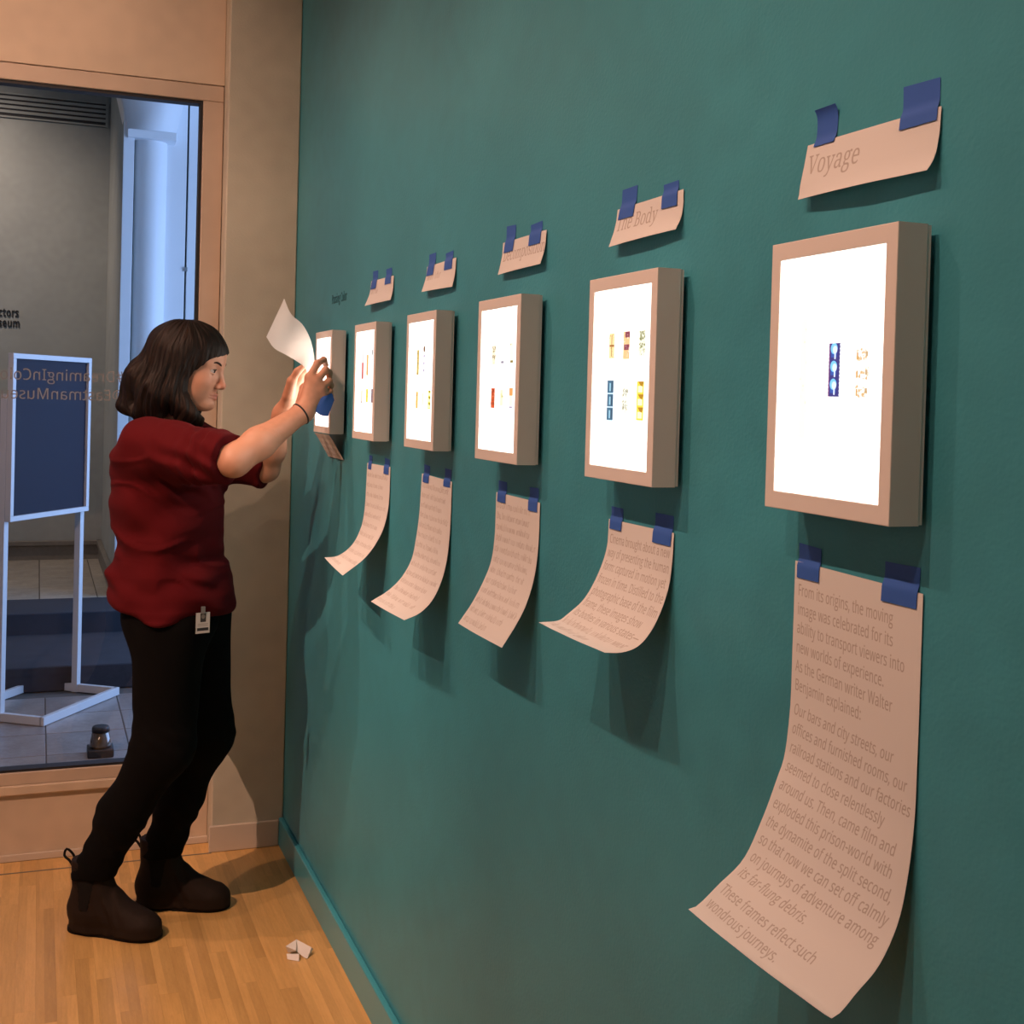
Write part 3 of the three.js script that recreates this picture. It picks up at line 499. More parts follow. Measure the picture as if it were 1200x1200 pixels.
// surface nets
function isoMesh(f, lo, hi, h, colorFn) {
  const nx = Math.ceil((hi[0] - lo[0]) / h) + 1, ny = Math.ceil((hi[1] - lo[1]) / h) + 1, nz = Math.ceil((hi[2] - lo[2]) / h) + 1, F = new Float32Array(nx * ny * nz);
  for (let k = 0, i = 0; k < nz; k++) for (let j = 0; j < ny; j++) for (let a = 0; a < nx; a++, i++) F[i] = f(lo[0] + a * h, lo[1] + j * h, lo[2] + k * h);
  const id = new Int32Array(nx * ny * nz).fill(-1), pos = [], idx = [], sx = 1, sy = nx, sz = nx * ny;
  const E = [[0, 1], [0, 2], [0, 4], [1, 3], [1, 5], [2, 3], [2, 6], [3, 7], [4, 5], [4, 6], [5, 7], [6, 7]];
  for (let k = 0; k < nz - 1; k++) for (let j = 0; j < ny - 1; j++) for (let i = 0; i < nx - 1; i++) {
    const o = i + j * sy + k * sz; let mask = 0; const v = [];
    for (let c = 0; c < 8; c++) { const d = F[o + (c & 1) * sx + ((c >> 1) & 1) * sy + (c >> 2) * sz]; v.push(d); if (d < 0) mask |= 1 << c; }
    if (mask === 0 || mask === 255) continue;
    let x = 0, y = 0, z = 0, n = 0;
    for (const [a, b] of E) if ((v[a] < 0) !== (v[b] < 0)) { const t = v[a] / (v[a] - v[b]); x += (a & 1) + t * ((b & 1) - (a & 1)); y += ((a >> 1) & 1) + t * (((b >> 1) & 1) - ((a >> 1) & 1)); z += (a >> 2) + t * ((b >> 2) - (a >> 2)); n++; }
    id[o] = pos.length / 3; pos.push(lo[0] + (i + x / n) * h, lo[1] + (j + y / n) * h, lo[2] + (k + z / n) * h);
  }
  for (let k = 1; k < nz - 1; k++) for (let j = 1; j < ny - 1; j++) for (let i = 1; i < nx - 1; i++) {
    const o = i + j * sy + k * sz, s = F[o] < 0;
    for (const [st, u, w] of [[sx, sy, sz], [sy, sz, sx], [sz, sx, sy]]) {
      if (s === (F[o + st] < 0)) continue;
      const a = id[o], b = id[o - u], c = id[o - u - w], d = id[o - w]; if (a < 0 || b < 0 || c < 0 || d < 0) continue;
      if (s) idx.push(a, b, c, a, c, d); else idx.push(a, c, b, a, d, c);
    }
  }
  const N = new Float32Array(pos.length), e = h * 0.35, col = colorFn ? new Float32Array(pos.length) : null;
  for (let i = 0; i < pos.length; i += 3) {
    for (let it = 0; it < 2; it++) {
      const x = pos[i], y = pos[i + 1], z = pos[i + 2];
      const gx = f(x + e, y, z) - f(x - e, y, z), gy = f(x, y + e, z) - f(x, y - e, z), gz = f(x, y, z + e) - f(x, y, z - e), L = Math.hypot(gx, gy, gz) || 1;
      N[i] = gx / L; N[i + 1] = gy / L; N[i + 2] = gz / L;
      if (it === 0) { const d = clamp(f(x, y, z) / Math.max(0.3, L / (2 * e)), -h * 0.5, h * 0.5); pos[i] -= N[i] * d; pos[i + 1] -= N[i + 1] * d; pos[i + 2] -= N[i + 2] * d; }
    }
    if (col) { const c = colorFn(pos[i], pos[i + 1], pos[i + 2]); col[i] = c[0]; col[i + 1] = c[1]; col[i + 2] = c[2]; }
  }
  const g = new THREE.BufferGeometry(); g.setAttribute('position', new THREE.Float32BufferAttribute(pos, 3)); g.setAttribute('normal', new THREE.BufferAttribute(N, 3));
  if (col) g.setAttribute('color', new THREE.BufferAttribute(col, 3));
  g.setIndex(idx); return g;
}

// ------------------------------------------------------------------ the person
{
  const BASE = [-0.45, 0, -3.57], COS = 0.921, SIN = 0.39;                       // she faces the wall, turned 23 degrees towards the open room
  const w = thing('person', 'person in a dark red sweatshirt, black trousers and brown boots taping paper to the wall', 'person', BASE);
  const skinM = std([1, 1, 1], 0.52, { vertexColors: true });
  const sweaterTex = dataTex(256, (u, v) => 0.5 + 0.25 * tileNoise(u, v, 60, 1) + 0.25 * tileNoise(u, v, 30, 4));
  const redM = phys([0.078, 0.0018, 0.0042], 0.95, { sheen: 0.2, sheenRoughness: 0.6, sheenColor: new THREE.Color().setRGB(0.16, 0.008, 0.012), specularIntensity: 0.4 });
  const blackM = phys([0.0026, 0.0023, 0.0023], 0.95, { specularIntensity: 0.25 }), bootM = phys([0.016, 0.0092, 0.0062], 0.75, { specularIntensity: 0.4 }), soleM = phys([0.005, 0.004, 0.004], 0.8, { specularIntensity: 0.4 }), hairM = phys([0.020, 0.0088, 0.0046], 0.6, { specularIntensity: 0.5 }), browM = std([0.030, 0.015, 0.009], 0.85);
  const put = (name, g, mat, parent = w) => { g.translate(-BASE[0], -BASE[1], -BASE[2]); return add(name, g, mat, parent); };
  // head, in its own axes: x ahead, y up, z to her right; the origin lies between the ears at eye level
  const HO = [-0.398, 1.591, -3.553], HYAW = -26 * R, PITCH = -11 * R, hc = Math.cos(HYAW), hs = Math.sin(HYAW), pc = Math.cos(PITCH), ps = Math.sin(PITCH);
  const toHead = (x, y, z) => { const a = x - HO[0], b = y - HO[1], c = z - HO[2], u = a * hc - c * hs; return [u * pc + b * ps, -u * ps + b * pc, a * hs + c * hc]; };
  const fromHead = (x, y, z) => { const u = x * pc - y * ps, b = x * ps + y * pc; return [HO[0] + u * hc + z * hs, HO[1] + b, HO[2] - u * hs + z * hc]; };
  const cran = ell([-0.012, 0.028, 0], [0.094, 0.086, 0.074]), face = ell([0.030, -0.035, 0], [0.058, 0.084, 0.059]), fore = ell([0.040, 0.044, 0], [0.052, 0.054, 0.058]);
  const chin = ell([0.073, -0.097, 0], [0.019, 0.016, 0.021]);
  const noseB = cap([0.0885, 0.006, 0], [0.1040, -0.036, 0], 0.0075, 0.0085), noseT = ball([0.1040, -0.0390, 0], 0.0090);
  const headField = (x, y, z) => {
    const az = Math.abs(z);
    let d = smin(cran(x, y, z), face(x, y, z), 0.04); d = smin(d, fore(x, y, z), 0.03);
    d = smin(d, cap([-0.018, -0.060, 0.050], [0.060, -0.098, 0.012], 0.016, 0.015)(x, y, az), 0.03);
    d = smin(d, chin(x, y, z), 0.022); d = smin(d, ball([0.043, -0.058, 0.032], 0.024)(x, y, az), 0.03);
    d = smin(d, ball([0.058, -0.030, 0.036], 0.023)(x, y, az), 0.022);
    d = smin(d, cap([0.083, 0.021, 0.008], [0.062, 0.020, 0.048], 0.0085, 0.007)(x, y, az), 0.016);
    d = smax(d, -ball([0.098, -0.001, 0.034], 0.0165)(x, y, az), 0.014);
    const ec = [0.0735, 0, 0.0315], eb = ball(ec, 0.0142)(x, y, az);
    d = smin(d, smax(eb, -(y - 0.0042 - (x - 0.07) * 0.05), 0.003), 0.004); d = smin(d, smax(eb, y + 0.0052, 0.003), 0.004);
    d = smin(d, noseB(x, y, z), 0.012); d = smin(d, noseT(x, y, z), 0.008); d = smin(d, ball([0.0945, -0.0430, 0.0105], 0.0078)(x, y, az), 0.006);
    d = smax(d, -ball([0.098, -0.0500, 0.0065], 0.0034)(x, y, az), 0.003);
    d = smin(d, cap([0.0925, -0.0665, 0], [0.078, -0.0700, 0.021], 0.0050, 0.0026)(x, y, az), 0.007);
    d = smin(d, cap([0.0905, -0.0765, 0], [0.077, -0.0722, 0.020], 0.0058, 0.0026)(x, y, az), 0.006);
    d = smax(d, -cap([0.0995, -0.0715, 0], [0.081, -0.0708, 0.023], 0.0022, 0.0015)(x, y, az), 0.003);
    d = smin(d, ell([-0.008, -0.012, 0.076], [0.018, 0.030, 0.008])(x, y, az), 0.006);
    return d;
  };
  const NB = [-0.452, 1.385, -3.578], nk = fromHead(-0.022, -0.07, 0);
  const neckF = cap(nk, NB, 0.050, 0.055);
  const elR = [-0.3215, 1.3403, -3.20], wrR = [-0.1290, 1.4700, -3.262], shR = [-0.505, 1.360, -3.425], shL = [-0.395, 1.355, -3.74], elL = [-0.1725, 1.2980, -3.585], wrL = [-0.1465, 1.4600, -3.475];
  const lerp3 = (a, b, t) => a.map((v, i) => v + (b[i] - v) * t);
  const armR = join([cap(shR, elR, 0.050, 0.040), cap(elR, lerp3(elR, wrR, 0.35), 0.041, 0.0415), cap(lerp3(elR, wrR, 0.35), wrR, 0.0415, 0.0245)], 0.02);
  const armL = join([cap(shL, elL, 0.050, 0.039), cap(elL, lerp3(elL, wrL, 0.35), 0.040, 0.0405), cap(lerp3(elL, wrL, 0.35), wrL, 0.0405, 0.0245)], 0.02);
  const FING = {
    R: [[[-0.1134, 1.5643, -3.270], [-0.0912, 1.6022, -3.280], [-0.0705, 1.6126, -3.298], [-0.0610, 1.6000, -3.312]], [[-0.0978, 1.5532, -3.265], [-0.0700, 1.5844, -3.272], [-0.0570, 1.5785, -3.287], [-0.0545, 1.5600, -3.292]],
      [[-0.0825, 1.5376, -3.265], [-0.0610, 1.5544, -3.268], [-0.0530, 1.5432, -3.282], [-0.0560, 1.5267, -3.288]], [[-0.0750, 1.5169, -3.268], [-0.0575, 1.5267, -3.270], [-0.0530, 1.5151, -3.281], [-0.0580, 1.5032, -3.286]]],
    L: [[[-0.1088, 1.5703, -3.42], [-0.0873, 1.5998, -3.41], [-0.0740, 1.6049, -3.40], [-0.0680, 1.5955, -3.388]], [[-0.1021, 1.5610, -3.44], [-0.0800, 1.5859, -3.43], [-0.0665, 1.5864, -3.42], [-0.0625, 1.5745, -3.408]],
      [[-0.1012, 1.5490, -3.455], [-0.0790, 1.5668, -3.45], [-0.0665, 1.5647, -3.44], [-0.0640, 1.5527, -3.43]], [[-0.1062, 1.5342, -3.465], [-0.0854, 1.5446, -3.46], [-0.0716, 1.5425, -3.455], [-0.0685, 1.5305, -3.445]]],
  };
  const THUMB = { R: [[-0.1330, 1.4960, -3.283], [-0.1190, 1.5330, -3.312], [-0.1000, 1.5570, -3.326], [-0.0840, 1.5690, -3.330]], L: [[-0.1404, 1.5120, -3.430], [-0.1360, 1.5530, -3.405], [-0.1230, 1.5800, -3.393], [-0.1060, 1.5960, -3.391]] };
  function hand(k, wr, arm) {
    const palm = [];
    FING[k].forEach((f, i) => palm.push(cap(wr, lerp3(f[0], wr, 0.06), 0.0205, [0.0125, 0.0125, 0.012, 0.011][i])));
    for (let i = 0; i < 3; i++) palm.push(cap(FING[k][i][0], FING[k][i + 1][0], 0.0115, 0.0110));
    palm.push(cap(lerp3(wr, THUMB[k][0], 0.3), THUMB[k][1], 0.017, 0.0115));
    const pf = join(palm, 0.012), fs = FING[k].map((f, i) => chain(f, [[0.0105, 0.0092, 0.0084, 0.0074], [0.0108, 0.0095, 0.0086, 0.0075], [0.0102, 0.0090, 0.0082, 0.0072], [0.0092, 0.0080, 0.0073, 0.0066]][i]));
    const th = chain(THUMB[k], [0.014, 0.0115, 0.0100, 0.0085]);
    return (x, y, z) => { let d = smin(pf(x, y, z), arm(x, y, z), 0.02); let m = fs[0](x, y, z); for (let i = 1; i < 4; i++) m = Math.min(m, fs[i](x, y, z)); d = smin(d, m, 0.006); return smin(d, th(x, y, z), 0.008); };
  }
  const handR = hand('R', wrR, armR), handL = hand('L', wrL, armL);
  const SK = [0.58, 0.30, 0.195];
  const skinAt = (x, y, z) => {
    const [a, b, c] = toHead(x, y, z); let s = SK.slice(); const n = 1 + 0.06 * noise.noise(x * 60, y * 60, z * 60);
    if (a > 0.03 && b > -0.13 && b < 0.1) {
      const lip = Math.exp(-(((b + 0.0715) / 0.0095) ** 2) - ((c / 0.021) ** 2) * 1.2) * (a > 0.07 ? 1 : 0), cheek = Math.exp(-(((b + 0.032) / 0.022) ** 2) - (((Math.abs(c) - 0.043) / 0.02) ** 2)), nose = Math.exp(-(((b + 0.04) / 0.016) ** 2) - (c / 0.016) ** 2);
      s = [s[0] * (1 - 0.12 * lip), s[1] * (1 - 0.42 * lip - 0.07 * cheek - 0.18 * nose), s[2] * (1 - 0.36 * lip - 0.07 * cheek - 0.18 * nose)];
    }
    return s.map((v) => v * n);
  };
  const handTint = (x, y, z) => { const n = 1 + 0.07 * noise.noise(x * 90, y * 90, z * 90); return [SK[0] * n, SK[1] * 0.95 * n, SK[2] * 0.92 * n]; };
  const mkHead = (x, y, z) => { const q = toHead(x, y, z); return smin(headField(...q), neckF(x, y, z), 0.03); };
  const parts = [isoMesh(mkHead, [-0.56, 1.36, -3.68], [-0.26, 1.72, -3.43], 0.0026, skinAt)];
  parts.push(isoMesh(armR, [-0.58, 1.24, -3.52], [-0.09, 1.52, -3.12], 0.006, skinAt), isoMesh(armL, [-0.48, 1.22, -3.83], [-0.09, 1.50, -3.41], 0.006, skinAt));
  parts.push(isoMesh((x, y, z) => smax(handR(x, y, z), -(y - 1.40), 0.001), [-0.26, 1.395, -3.36], [-0.03, 1.64, -3.19], 0.003, handTint), isoMesh((x, y, z) => smax(handL(x, y, z), -(y - 1.38), 0.001), [-0.24, 1.375, -3.56], [-0.03, 1.635, -3.34], 0.003, handTint));
  // trunk and legs under the clothes
  const hipR = [-0.448, 0.860, -3.478], knR = [-0.455, 0.530, -3.470], anR = [-0.630, 0.140, -3.558], hipL = [-0.362, 0.860, -3.650], knL = [-0.330, 0.515, -3.625], anL = [-0.430, 0.130, -3.668];
  const tl = (x, z) => { const a = x + 0.45, c = z + 3.57; return [a * COS + c * SIN, -a * SIN + c * COS]; };
  const core = join([cap(NB, [-0.445, 1.20, -3.57], 0.06, 0.11), cap([-0.445, 1.2, -3.57], [-0.43, 0.93, -3.565], 0.11, 0.12), cap(shR, shL, 0.05, 0.05), cap(hipR, knR, 0.075, 0.055), cap(knR, anR, 0.052, 0.036), cap(hipL, knL, 0.075, 0.055), cap(knL, anL, 0.052, 0.036)], 0.05);
  parts.push(isoMesh(core, [-0.70, 0.06, -3.82], [-0.22, 1.46, -3.34], 0.012, skinAt));
  put('body', mergeGeometries(parts), skinM);

  // eyes and brows
  for (const s of [1, -1]) {
    const g = new THREE.SphereGeometry(0.0128, 28, 20), p = g.attributes.position, col = new Float32Array(p.count * 3), gaze = V(0.975, 0.03, s * 0.0 + 0.12).normalize();
    for (let i = 0; i < p.count; i++) { const v = V(p.getX(i), p.getY(i), p.getZ(i)).normalize().dot(gaze); const c = v > 0.965 ? [0.006, 0.004, 0.004] : v > 0.88 ? [0.045, 0.022, 0.012] : [0.55, 0.50, 0.47]; col.set(c, i * 3); }
    g.setAttribute('color', new THREE.BufferAttribute(col, 3)); g.rotateZ(PITCH); g.rotateY(HYAW); g.translate(...fromHead(0.0735, 0, 0.0315 * s));
    put('eye', g, std([1, 1, 1], 0.12, { vertexColors: true }));
    const bp = [[0.0925, 0.0165, 0.012], [0.0925, 0.0215, 0.022], [0.0865, 0.0250, 0.036], [0.0700, 0.0195, 0.050]].map(([a, b, c]) => V(...fromHead(a, b, c * s)));
    const bg = new THREE.TubeGeometry(new THREE.CatmullRomCurve3(bp), 16, 0.0032, 6); put('eyebrow', bg, browM);
    const lp = [-0.9, -0.45, 0, 0.45, 0.9].map((a) => V(...fromHead(0.0735 + 0.0146 * Math.cos(a), 0.0050 - 0.0030 * a * a, s * (0.0315 + 0.0146 * Math.sin(a))))); put('eyelash', new THREE.TubeGeometry(new THREE.CatmullRomCurve3(lp), 12, 0.0011, 5), browM);
  }

  // hair: a parted mass falling to the shoulders, with a lock over the near shoulder
  const hl = (list) => join(list.map(([a, b, ra, rb]) => cap(a, b, ra, rb)), 0.03);
  const capH = ell([-0.013, 0.034, 0], [0.117, 0.095, 0.090]);
  const mass = hl([[[-0.045, 0.03, 0.03], [-0.105, -0.075, 0.03], 0.062, 0.060], [[-0.105, -0.075, 0.03], [-0.138, -0.150, 0.035], 0.058, 0.030], [[-0.045, 0.03, -0.03], [-0.105, -0.08, -0.03], 0.062, 0.058], [[-0.105, -0.08, -0.03], [-0.10, -0.150, -0.03], 0.056, 0.035],
    [[-0.018, 0.015, 0.066], [-0.040, -0.095, 0.078], 0.036, 0.044], [[-0.040, -0.095, 0.078], [-0.085, -0.150, 0.072], 0.043, 0.030], [[-0.040, -0.10, 0.07], [-0.030, -0.150, 0.075], 0.040, 0.024], [[-0.018, 0.015, -0.066], [-0.045, -0.100, -0.078], 0.036, 0.042], [[-0.045, -0.10, -0.078], [-0.05, -0.15, -0.07], 0.04, 0.025],
    [[-0.004, -0.010, 0.071], [0.006, -0.085, 0.074], 0.022, 0.025], [[0.006, -0.075, 0.074], [0.038, -0.112, 0.076], 0.025, 0.022], [[0.038, -0.112, 0.076], [0.070, -0.132, 0.072], 0.021, 0.015], [[0.070, -0.132, 0.072], [0.096, -0.152, 0.062], 0.015, 0.006], [[0.02, -0.11, 0.078], [0.034, -0.165, 0.086], 0.02, 0.010],
    [[-0.004, -0.010, -0.071], [0.008, -0.100, -0.072], 0.022, 0.022], [[0.008, -0.1, -0.072], [0.03, -0.15, -0.07], 0.02, 0.008]]);
  const cutF = ell([0.104, -0.036, 0], [0.108, 0.099, 0.104]);
  const hairField = (X, Y, Z) => {
    const [x, y, z] = toHead(X, Y, Z);
    let d = smin(capH(x, y, z), mass(x, y, z), 0.03);
    if (Math.abs(d) < 0.03) {
      const ang = Math.atan2(z - 0.01, x + 0.03), f = 0.25 + 0.75 * clamp((0.05 - y) / 0.10, 0, 1), warp = noise.noise(ang * 2.2, y * 9, 4) * 1.6;
      d += f * (0.0030 * Math.sin(ang * 15 + warp * 3 + y * 14) + 0.0040 * noise.noise(ang * 9 + 2, y * 7 + warp, 9) + 0.0014 * Math.sin(ang * 41 + warp * 5 + y * 8));
      d += (0.0045 + 0.0075 * clamp((-0.03 - y) / 0.1, 0, 1)) * noise.noise(x * 20, y * 12, z * 20 + 7);
    }
    const top = 0.010 * clamp((z + 0.02) / 0.06, -1, 1);
    d = smax(d, -ell([0.118, -0.047 - top * 0.6, 0], [0.114, 0.103, 0.112])(x, y, z) - 0.0035 * noise.noise(x * 90, y * 26 + z * 60, z * 90) - 0.004 * noise.noise(x * 26, y * 14, z * 26), 0.005);
    return d;
  };
  const hairTex = dataTex(512, (u, v) => { const k = 0.62 + 0.5 * tileNoise(u, v * 0.12, 60, 3) + 0.45 * tileNoise(u, v * 0.2, 130, 6) + 0.2 * tileNoise(u, v, 8, 2); return [k, k * 0.96, k * 0.92]; }, true);
  hairM.map = hairTex; hairM.bumpMap = hairTex; hairM.bumpScale = 0.0012;
  {
    const g = isoMesh(hairField, [-0.66, 1.36, -3.74], [-0.24, 1.74, -3.36], 0.0032), p = g.attributes.position, uv = new Float32Array(p.count * 2);
    for (let i = 0; i < p.count; i++) { const [x, y, z] = toHead(p.getX(i), p.getY(i), p.getZ(i)); let a = Math.atan2(x + 0.03, -(z - 0.0)); if (a < 0) a += Math.PI * 2; a = Math.atan2(-(x + 0.03), z); uv[2 * i] = a / (Math.PI * 2) * 2 + 0.03 * noise.noise(a * 3, y * 14, 1); uv[2 * i + 1] = y * 2.2; }
    g.setAttribute('uv', new THREE.BufferAttribute(uv, 2)); put('hair', g, hairM);
  }

  // sweatshirt
  const TAB = [[0.895, 0.160, 0.182, 0.030], [0.915, 0.166, 0.190, 0.030], [0.95, 0.170, 0.194, 0.024], [1.005, 0.169, 0.192, 0.010], [1.048, 0.149, 0.184, 0.012], [1.12, 0.150, 0.184, 0.006], [1.20, 0.152, 0.186, -0.002], [1.28, 0.148, 0.186, -0.010], [1.335, 0.128, 0.176, -0.014], [1.375, 0.095, 0.135, -0.014], [1.405, 0.072, 0.085, -0.006], [1.43, 0.062, 0.07, 0.0]];
  const torso = (x, y, z) => {
    const [lf, lr] = tl(x, z); let i = 0; while (i < TAB.length - 2 && y > TAB[i + 1][0]) i++;
    const A = TAB[i], B = TAB[i + 1]; let t = clamp((y - A[0]) / (B[0] - A[0]), 0, 1); t = t * t * (3 - 2 * t) * 0.5 + t * 0.5;
    const a = A[1] + (B[1] - A[1]) * t, b = A[2] + (B[2] - A[2]) * t, o = A[3] + (B[3] - A[3]) * t, rr = Math.hypot((lf - o) / a, lr / b);
    return (rr - 1) * Math.min(a, b) * 0.92;
  };
  const slR = cap(lerp3(shR, elR, -0.05), lerp3(shR, elR, 0.99), 0.088, 0.062), slL = cap(lerp3(shL, elL, -0.05), lerp3(shL, elL, 1.0), 0.085, 0.060);
  const eR = V(...elR).sub(V(...shR)).normalize(), eL = V(...elL).sub(V(...shL)).normalize();
  const collar = (x, y, z) => { const cx = x - (-0.449), cz = z - (-3.578), yy = y - 1.405 - (cx) * -0.12, r = Math.hypot(cx * 0.95, cz) - 0.073; return Math.hypot(r, yy) - 0.0155; };
  const sweat = (x, y, z) => {
    let d = torso(x, y, z); const [lf, lr] = tl(x, z);
    d = smax(d, y - 1.415, 0.02); d = smax(d, (0.905 + 0.028 * clamp(-lf / 0.15, -0.3, 1) + 0.006 * noise.noise(lf * 12, lr * 12, 3)) - y, 0.014);
    d = smin(d, slR(x, y, z), 0.06); d = smin(d, slL(x, y, z), 0.06); d = smin(d, collar(x, y, z), 0.018);
    const pR = (x - elR[0]) * eR.x + (y - elR[1]) * eR.y + (z - elR[2]) * eR.z, pL = (x - elL[0]) * eL.x + (y - elL[1]) * eL.y + (z - elL[2]) * eL.z;
    if (Math.hypot(x - elR[0], y - elR[1], z - elR[2]) < 0.12) d = smax(d, pR + 0.022, 0.006);
    if (Math.hypot(x - elL[0], y - elL[1], z - elL[2]) < 0.12) d = smax(d, pL - 0.006, 0.006);
    if (Math.abs(d) < 0.04) {
      const low = clamp((1.18 - y) / 0.2, 0, 1), s1 = noise.noise(lf * 5 + y * 6, y * 9 - lf * 7, lr * 4), s2 = noise.noise(lf * 9 - y * 5, y * 15 + lf * 6, lr * 7 + 3);
      d += 0.017 * s1 * (0.55 + 0.65 * low) + 0.009 * s2;
      const rg = noise.noise(lf * 5.5 + y * 7 + 2, y * 8 - lf * 5, lr * 3 + 1); d -= 0.008 * (1 - Math.min(1, Math.abs(rg) * 6)) * (0.4 + 0.4 * low) * clamp((y - 0.965) / 0.07, 0, 1);
      const near = Math.exp(-(((x + 0.43) / 0.09) ** 2) - (((y - 1.30) / 0.09) ** 2)); d += near * 0.006 * Math.sin((x * 0.7 + y * 1.1) * 95 + 4 * noise.noise(x * 8, y * 8, z * 8));
      const sl = clamp(1 - Math.abs(pR + 0.09) / 0.09, 0, 1); d += sl * 0.0045 * Math.sin(pR * 150 + y * 40);
      d += 0.003 * low * Math.sin(y * 95 + lf * 22 + 5 * noise.noise(lf * 7, y * 6, lr * 6));
    }
    return d;
  };
  put('sweatshirt', isoMesh(sweat, [-0.69, 0.86, -3.86], [-0.10, 1.46, -3.12], 0.0062), redM);

  // trousers
  const trou = (() => {
    const hips = (x, y, z) => { const [lf, lr] = tl(x, z); return ell([0.020, 0.890, 0], [0.132, 0.11, 0.160])(lf, y, lr); };
    const L = [cap(hipR, knR, 0.104, 0.080), cap(knR, [-0.556, 0.345, -3.51], 0.078, 0.060), cap([-0.556, 0.345, -3.51], [-0.634, 0.15, -3.558], 0.059, 0.055)], Q = [cap(hipL, knL, 0.110, 0.084), cap(knL, [-0.388, 0.33, -3.645], 0.076, 0.060), cap([-0.388, 0.33, -3.645], [-0.436, 0.14, -3.675], 0.058, 0.056)];
    const fr = join(L, 0.05), fq = join(Q, 0.05);
    return (x, y, z) => {
      let d = smin(Math.min(fr(x, y, z), fq(x, y, z)), hips(x, y, z), 0.06); d = smax(d, y - 0.955, 0.02); d = smax(d, 0.156 + 0.008 * noise.noise(x * 20, 1, z * 20) - y, 0.008);
      if (Math.abs(d) < 0.03) { const m = Math.exp(-(((y - 0.26) / 0.10) ** 2)) + 0.5 * Math.exp(-(((y - 0.55) / 0.08) ** 2)); d += 0.006 * noise.noise(x * 11, y * 7, z * 11) + m * 0.0022 * Math.sin(y * 95 + x * 60 + 4 * noise.noise(x * 14, y * 9, z * 14)); }
      return d;
    };
  })();
  put('trousers', isoMesh(trou, [-0.74, 0.13, -3.84], [-0.20, 1.0, -3.34], 0.008), blackM);

  // boots: x from heel to toe
  const bootF = (x, y0, z) => {
    const y = Math.max(y0, 0.032);
    const shaft = cap([0.066, 0.20, 0], [0.070, 0.07, 0], 0.0555, 0.0530)(x, y, z * 1.08), heel = ell([0.056, 0.058, 0], [0.058, 0.062, 0.041])(x, y, z), foot = cap([0.085, 0.055, 0], [0.222, 0.036, 0.004], 0.046, 0.035)(x, y, z), toe = ell([0.220, 0.033, 0.004], [0.058, 0.034, 0.047])(x, y, z), inst = cap([0.09, 0.115, 0], [0.18, 0.056, 0.002], 0.040, 0.030)(x, y, z);
    let d = smin(smin(shaft, heel, 0.03), smin(foot, toe, 0.03), 0.03); d = smin(d, inst, 0.035); d = smax(d, 0.010 - y0, 0.004); d = smax(d, y - 0.205, 0.005);
    if (Math.abs(d) < 0.02) d += 0.0014 * noise.noise(x * 40, y * 40, z * 40) + 0.002 * Math.exp(-(((x - 0.145) / 0.03) ** 2)) * Math.sin((x + y * 0.6) * 190);
    return d;
  };
  const bootG = isoMesh(bootF, [-0.02, -0.002, -0.08], [0.30, 0.22, 0.08], 0.0045);
  const soleS = new THREE.Shape(); soleS.moveTo(0.0, 0); soleS.bezierCurveTo(0.0, 0.048, 0.07, 0.044, 0.11, 0.039); soleS.bezierCurveTo(0.16, 0.036, 0.19, 0.060, 0.245, 0.052); soleS.bezierCurveTo(0.296, 0.040, 0.296, -0.030, 0.245, -0.046); soleS.bezierCurveTo(0.19, -0.058, 0.16, -0.040, 0.11, -0.040); soleS.bezierCurveTo(0.07, -0.044, 0.0, -0.048, 0.0, 0);
  const soleG = new THREE.ExtrudeGeometry(soleS, { depth: 0.008, bevelEnabled: true, bevelSize: 0.001, bevelThickness: 0.003, bevelSegments: 2, curveSegments: 14 }); soleG.rotateX(-Math.PI / 2); soleG.scale(0.972, 1, 0.90); soleG.translate(0.001, 0.0032, 0);
  const heelG = bx(0.004, 0.085, 0.0, 0.004, -0.034, 0.034);
  const loopG = (x, s) => { const c = new THREE.CatmullRomCurve3([V(x, 0.17, -0.007), V(x + s * 0.008, 0.205, -0.006), V(x + s * 0.026, 0.222, 0), V(x + s * 0.030, 0.205, 0.004), V(x + s * 0.012, 0.192, 0.006), V(x, 0.175, 0.007)]); return new THREE.TubeGeometry(c, 20, 0.0035, 6); };
  const goreG = isoMesh((x, y, z) => { const p = (y - 0.065) / 0.13, hwid = 0.012 + 0.020 * clamp(p, 0, 1); return Math.max(bootF(x, y, z) - 0.0012, Math.abs(x - 0.072) - hwid, 0.075 - y, y - 0.192, 0.03 - Math.abs(z)); }, [0.02, 0.06, -0.08], [0.13, 0.2, 0.08], 0.0045);
  for (const [hx, hz, tx, tz] of [[-0.690, -3.598, -0.452, -3.452], [-0.503, -3.700, -0.224, -3.603]]) {
    const b = add('boot', bootG, bootM, w); b.position.set(hx - BASE[0], 0, hz - BASE[2]); b.rotation.y = Math.atan2(-(tz - hz), tx - hx);
    add('sole', soleG, soleM, b); add('pull_loop', loopG(0.014, -1), soleM, b); add('pull_loop', loopG(0.118, 1), soleM, b); add('elastic_gore', goreG, soleM, b);
  }
  // wristband and identity badge
  { const ax = V(...wrR).sub(V(...elR)).normalize(), g = new THREE.TorusGeometry(0.0298, 0.0026, 8, 40); g.applyQuaternion(new THREE.Quaternion().setFromUnitVectors(V(0, 0, 1), ax)); const p = lerp3(elR, wrR, 0.955); g.translate(...p); put('wristband', g, M.black).userData.label = 'thin dark band round the wrist'; }
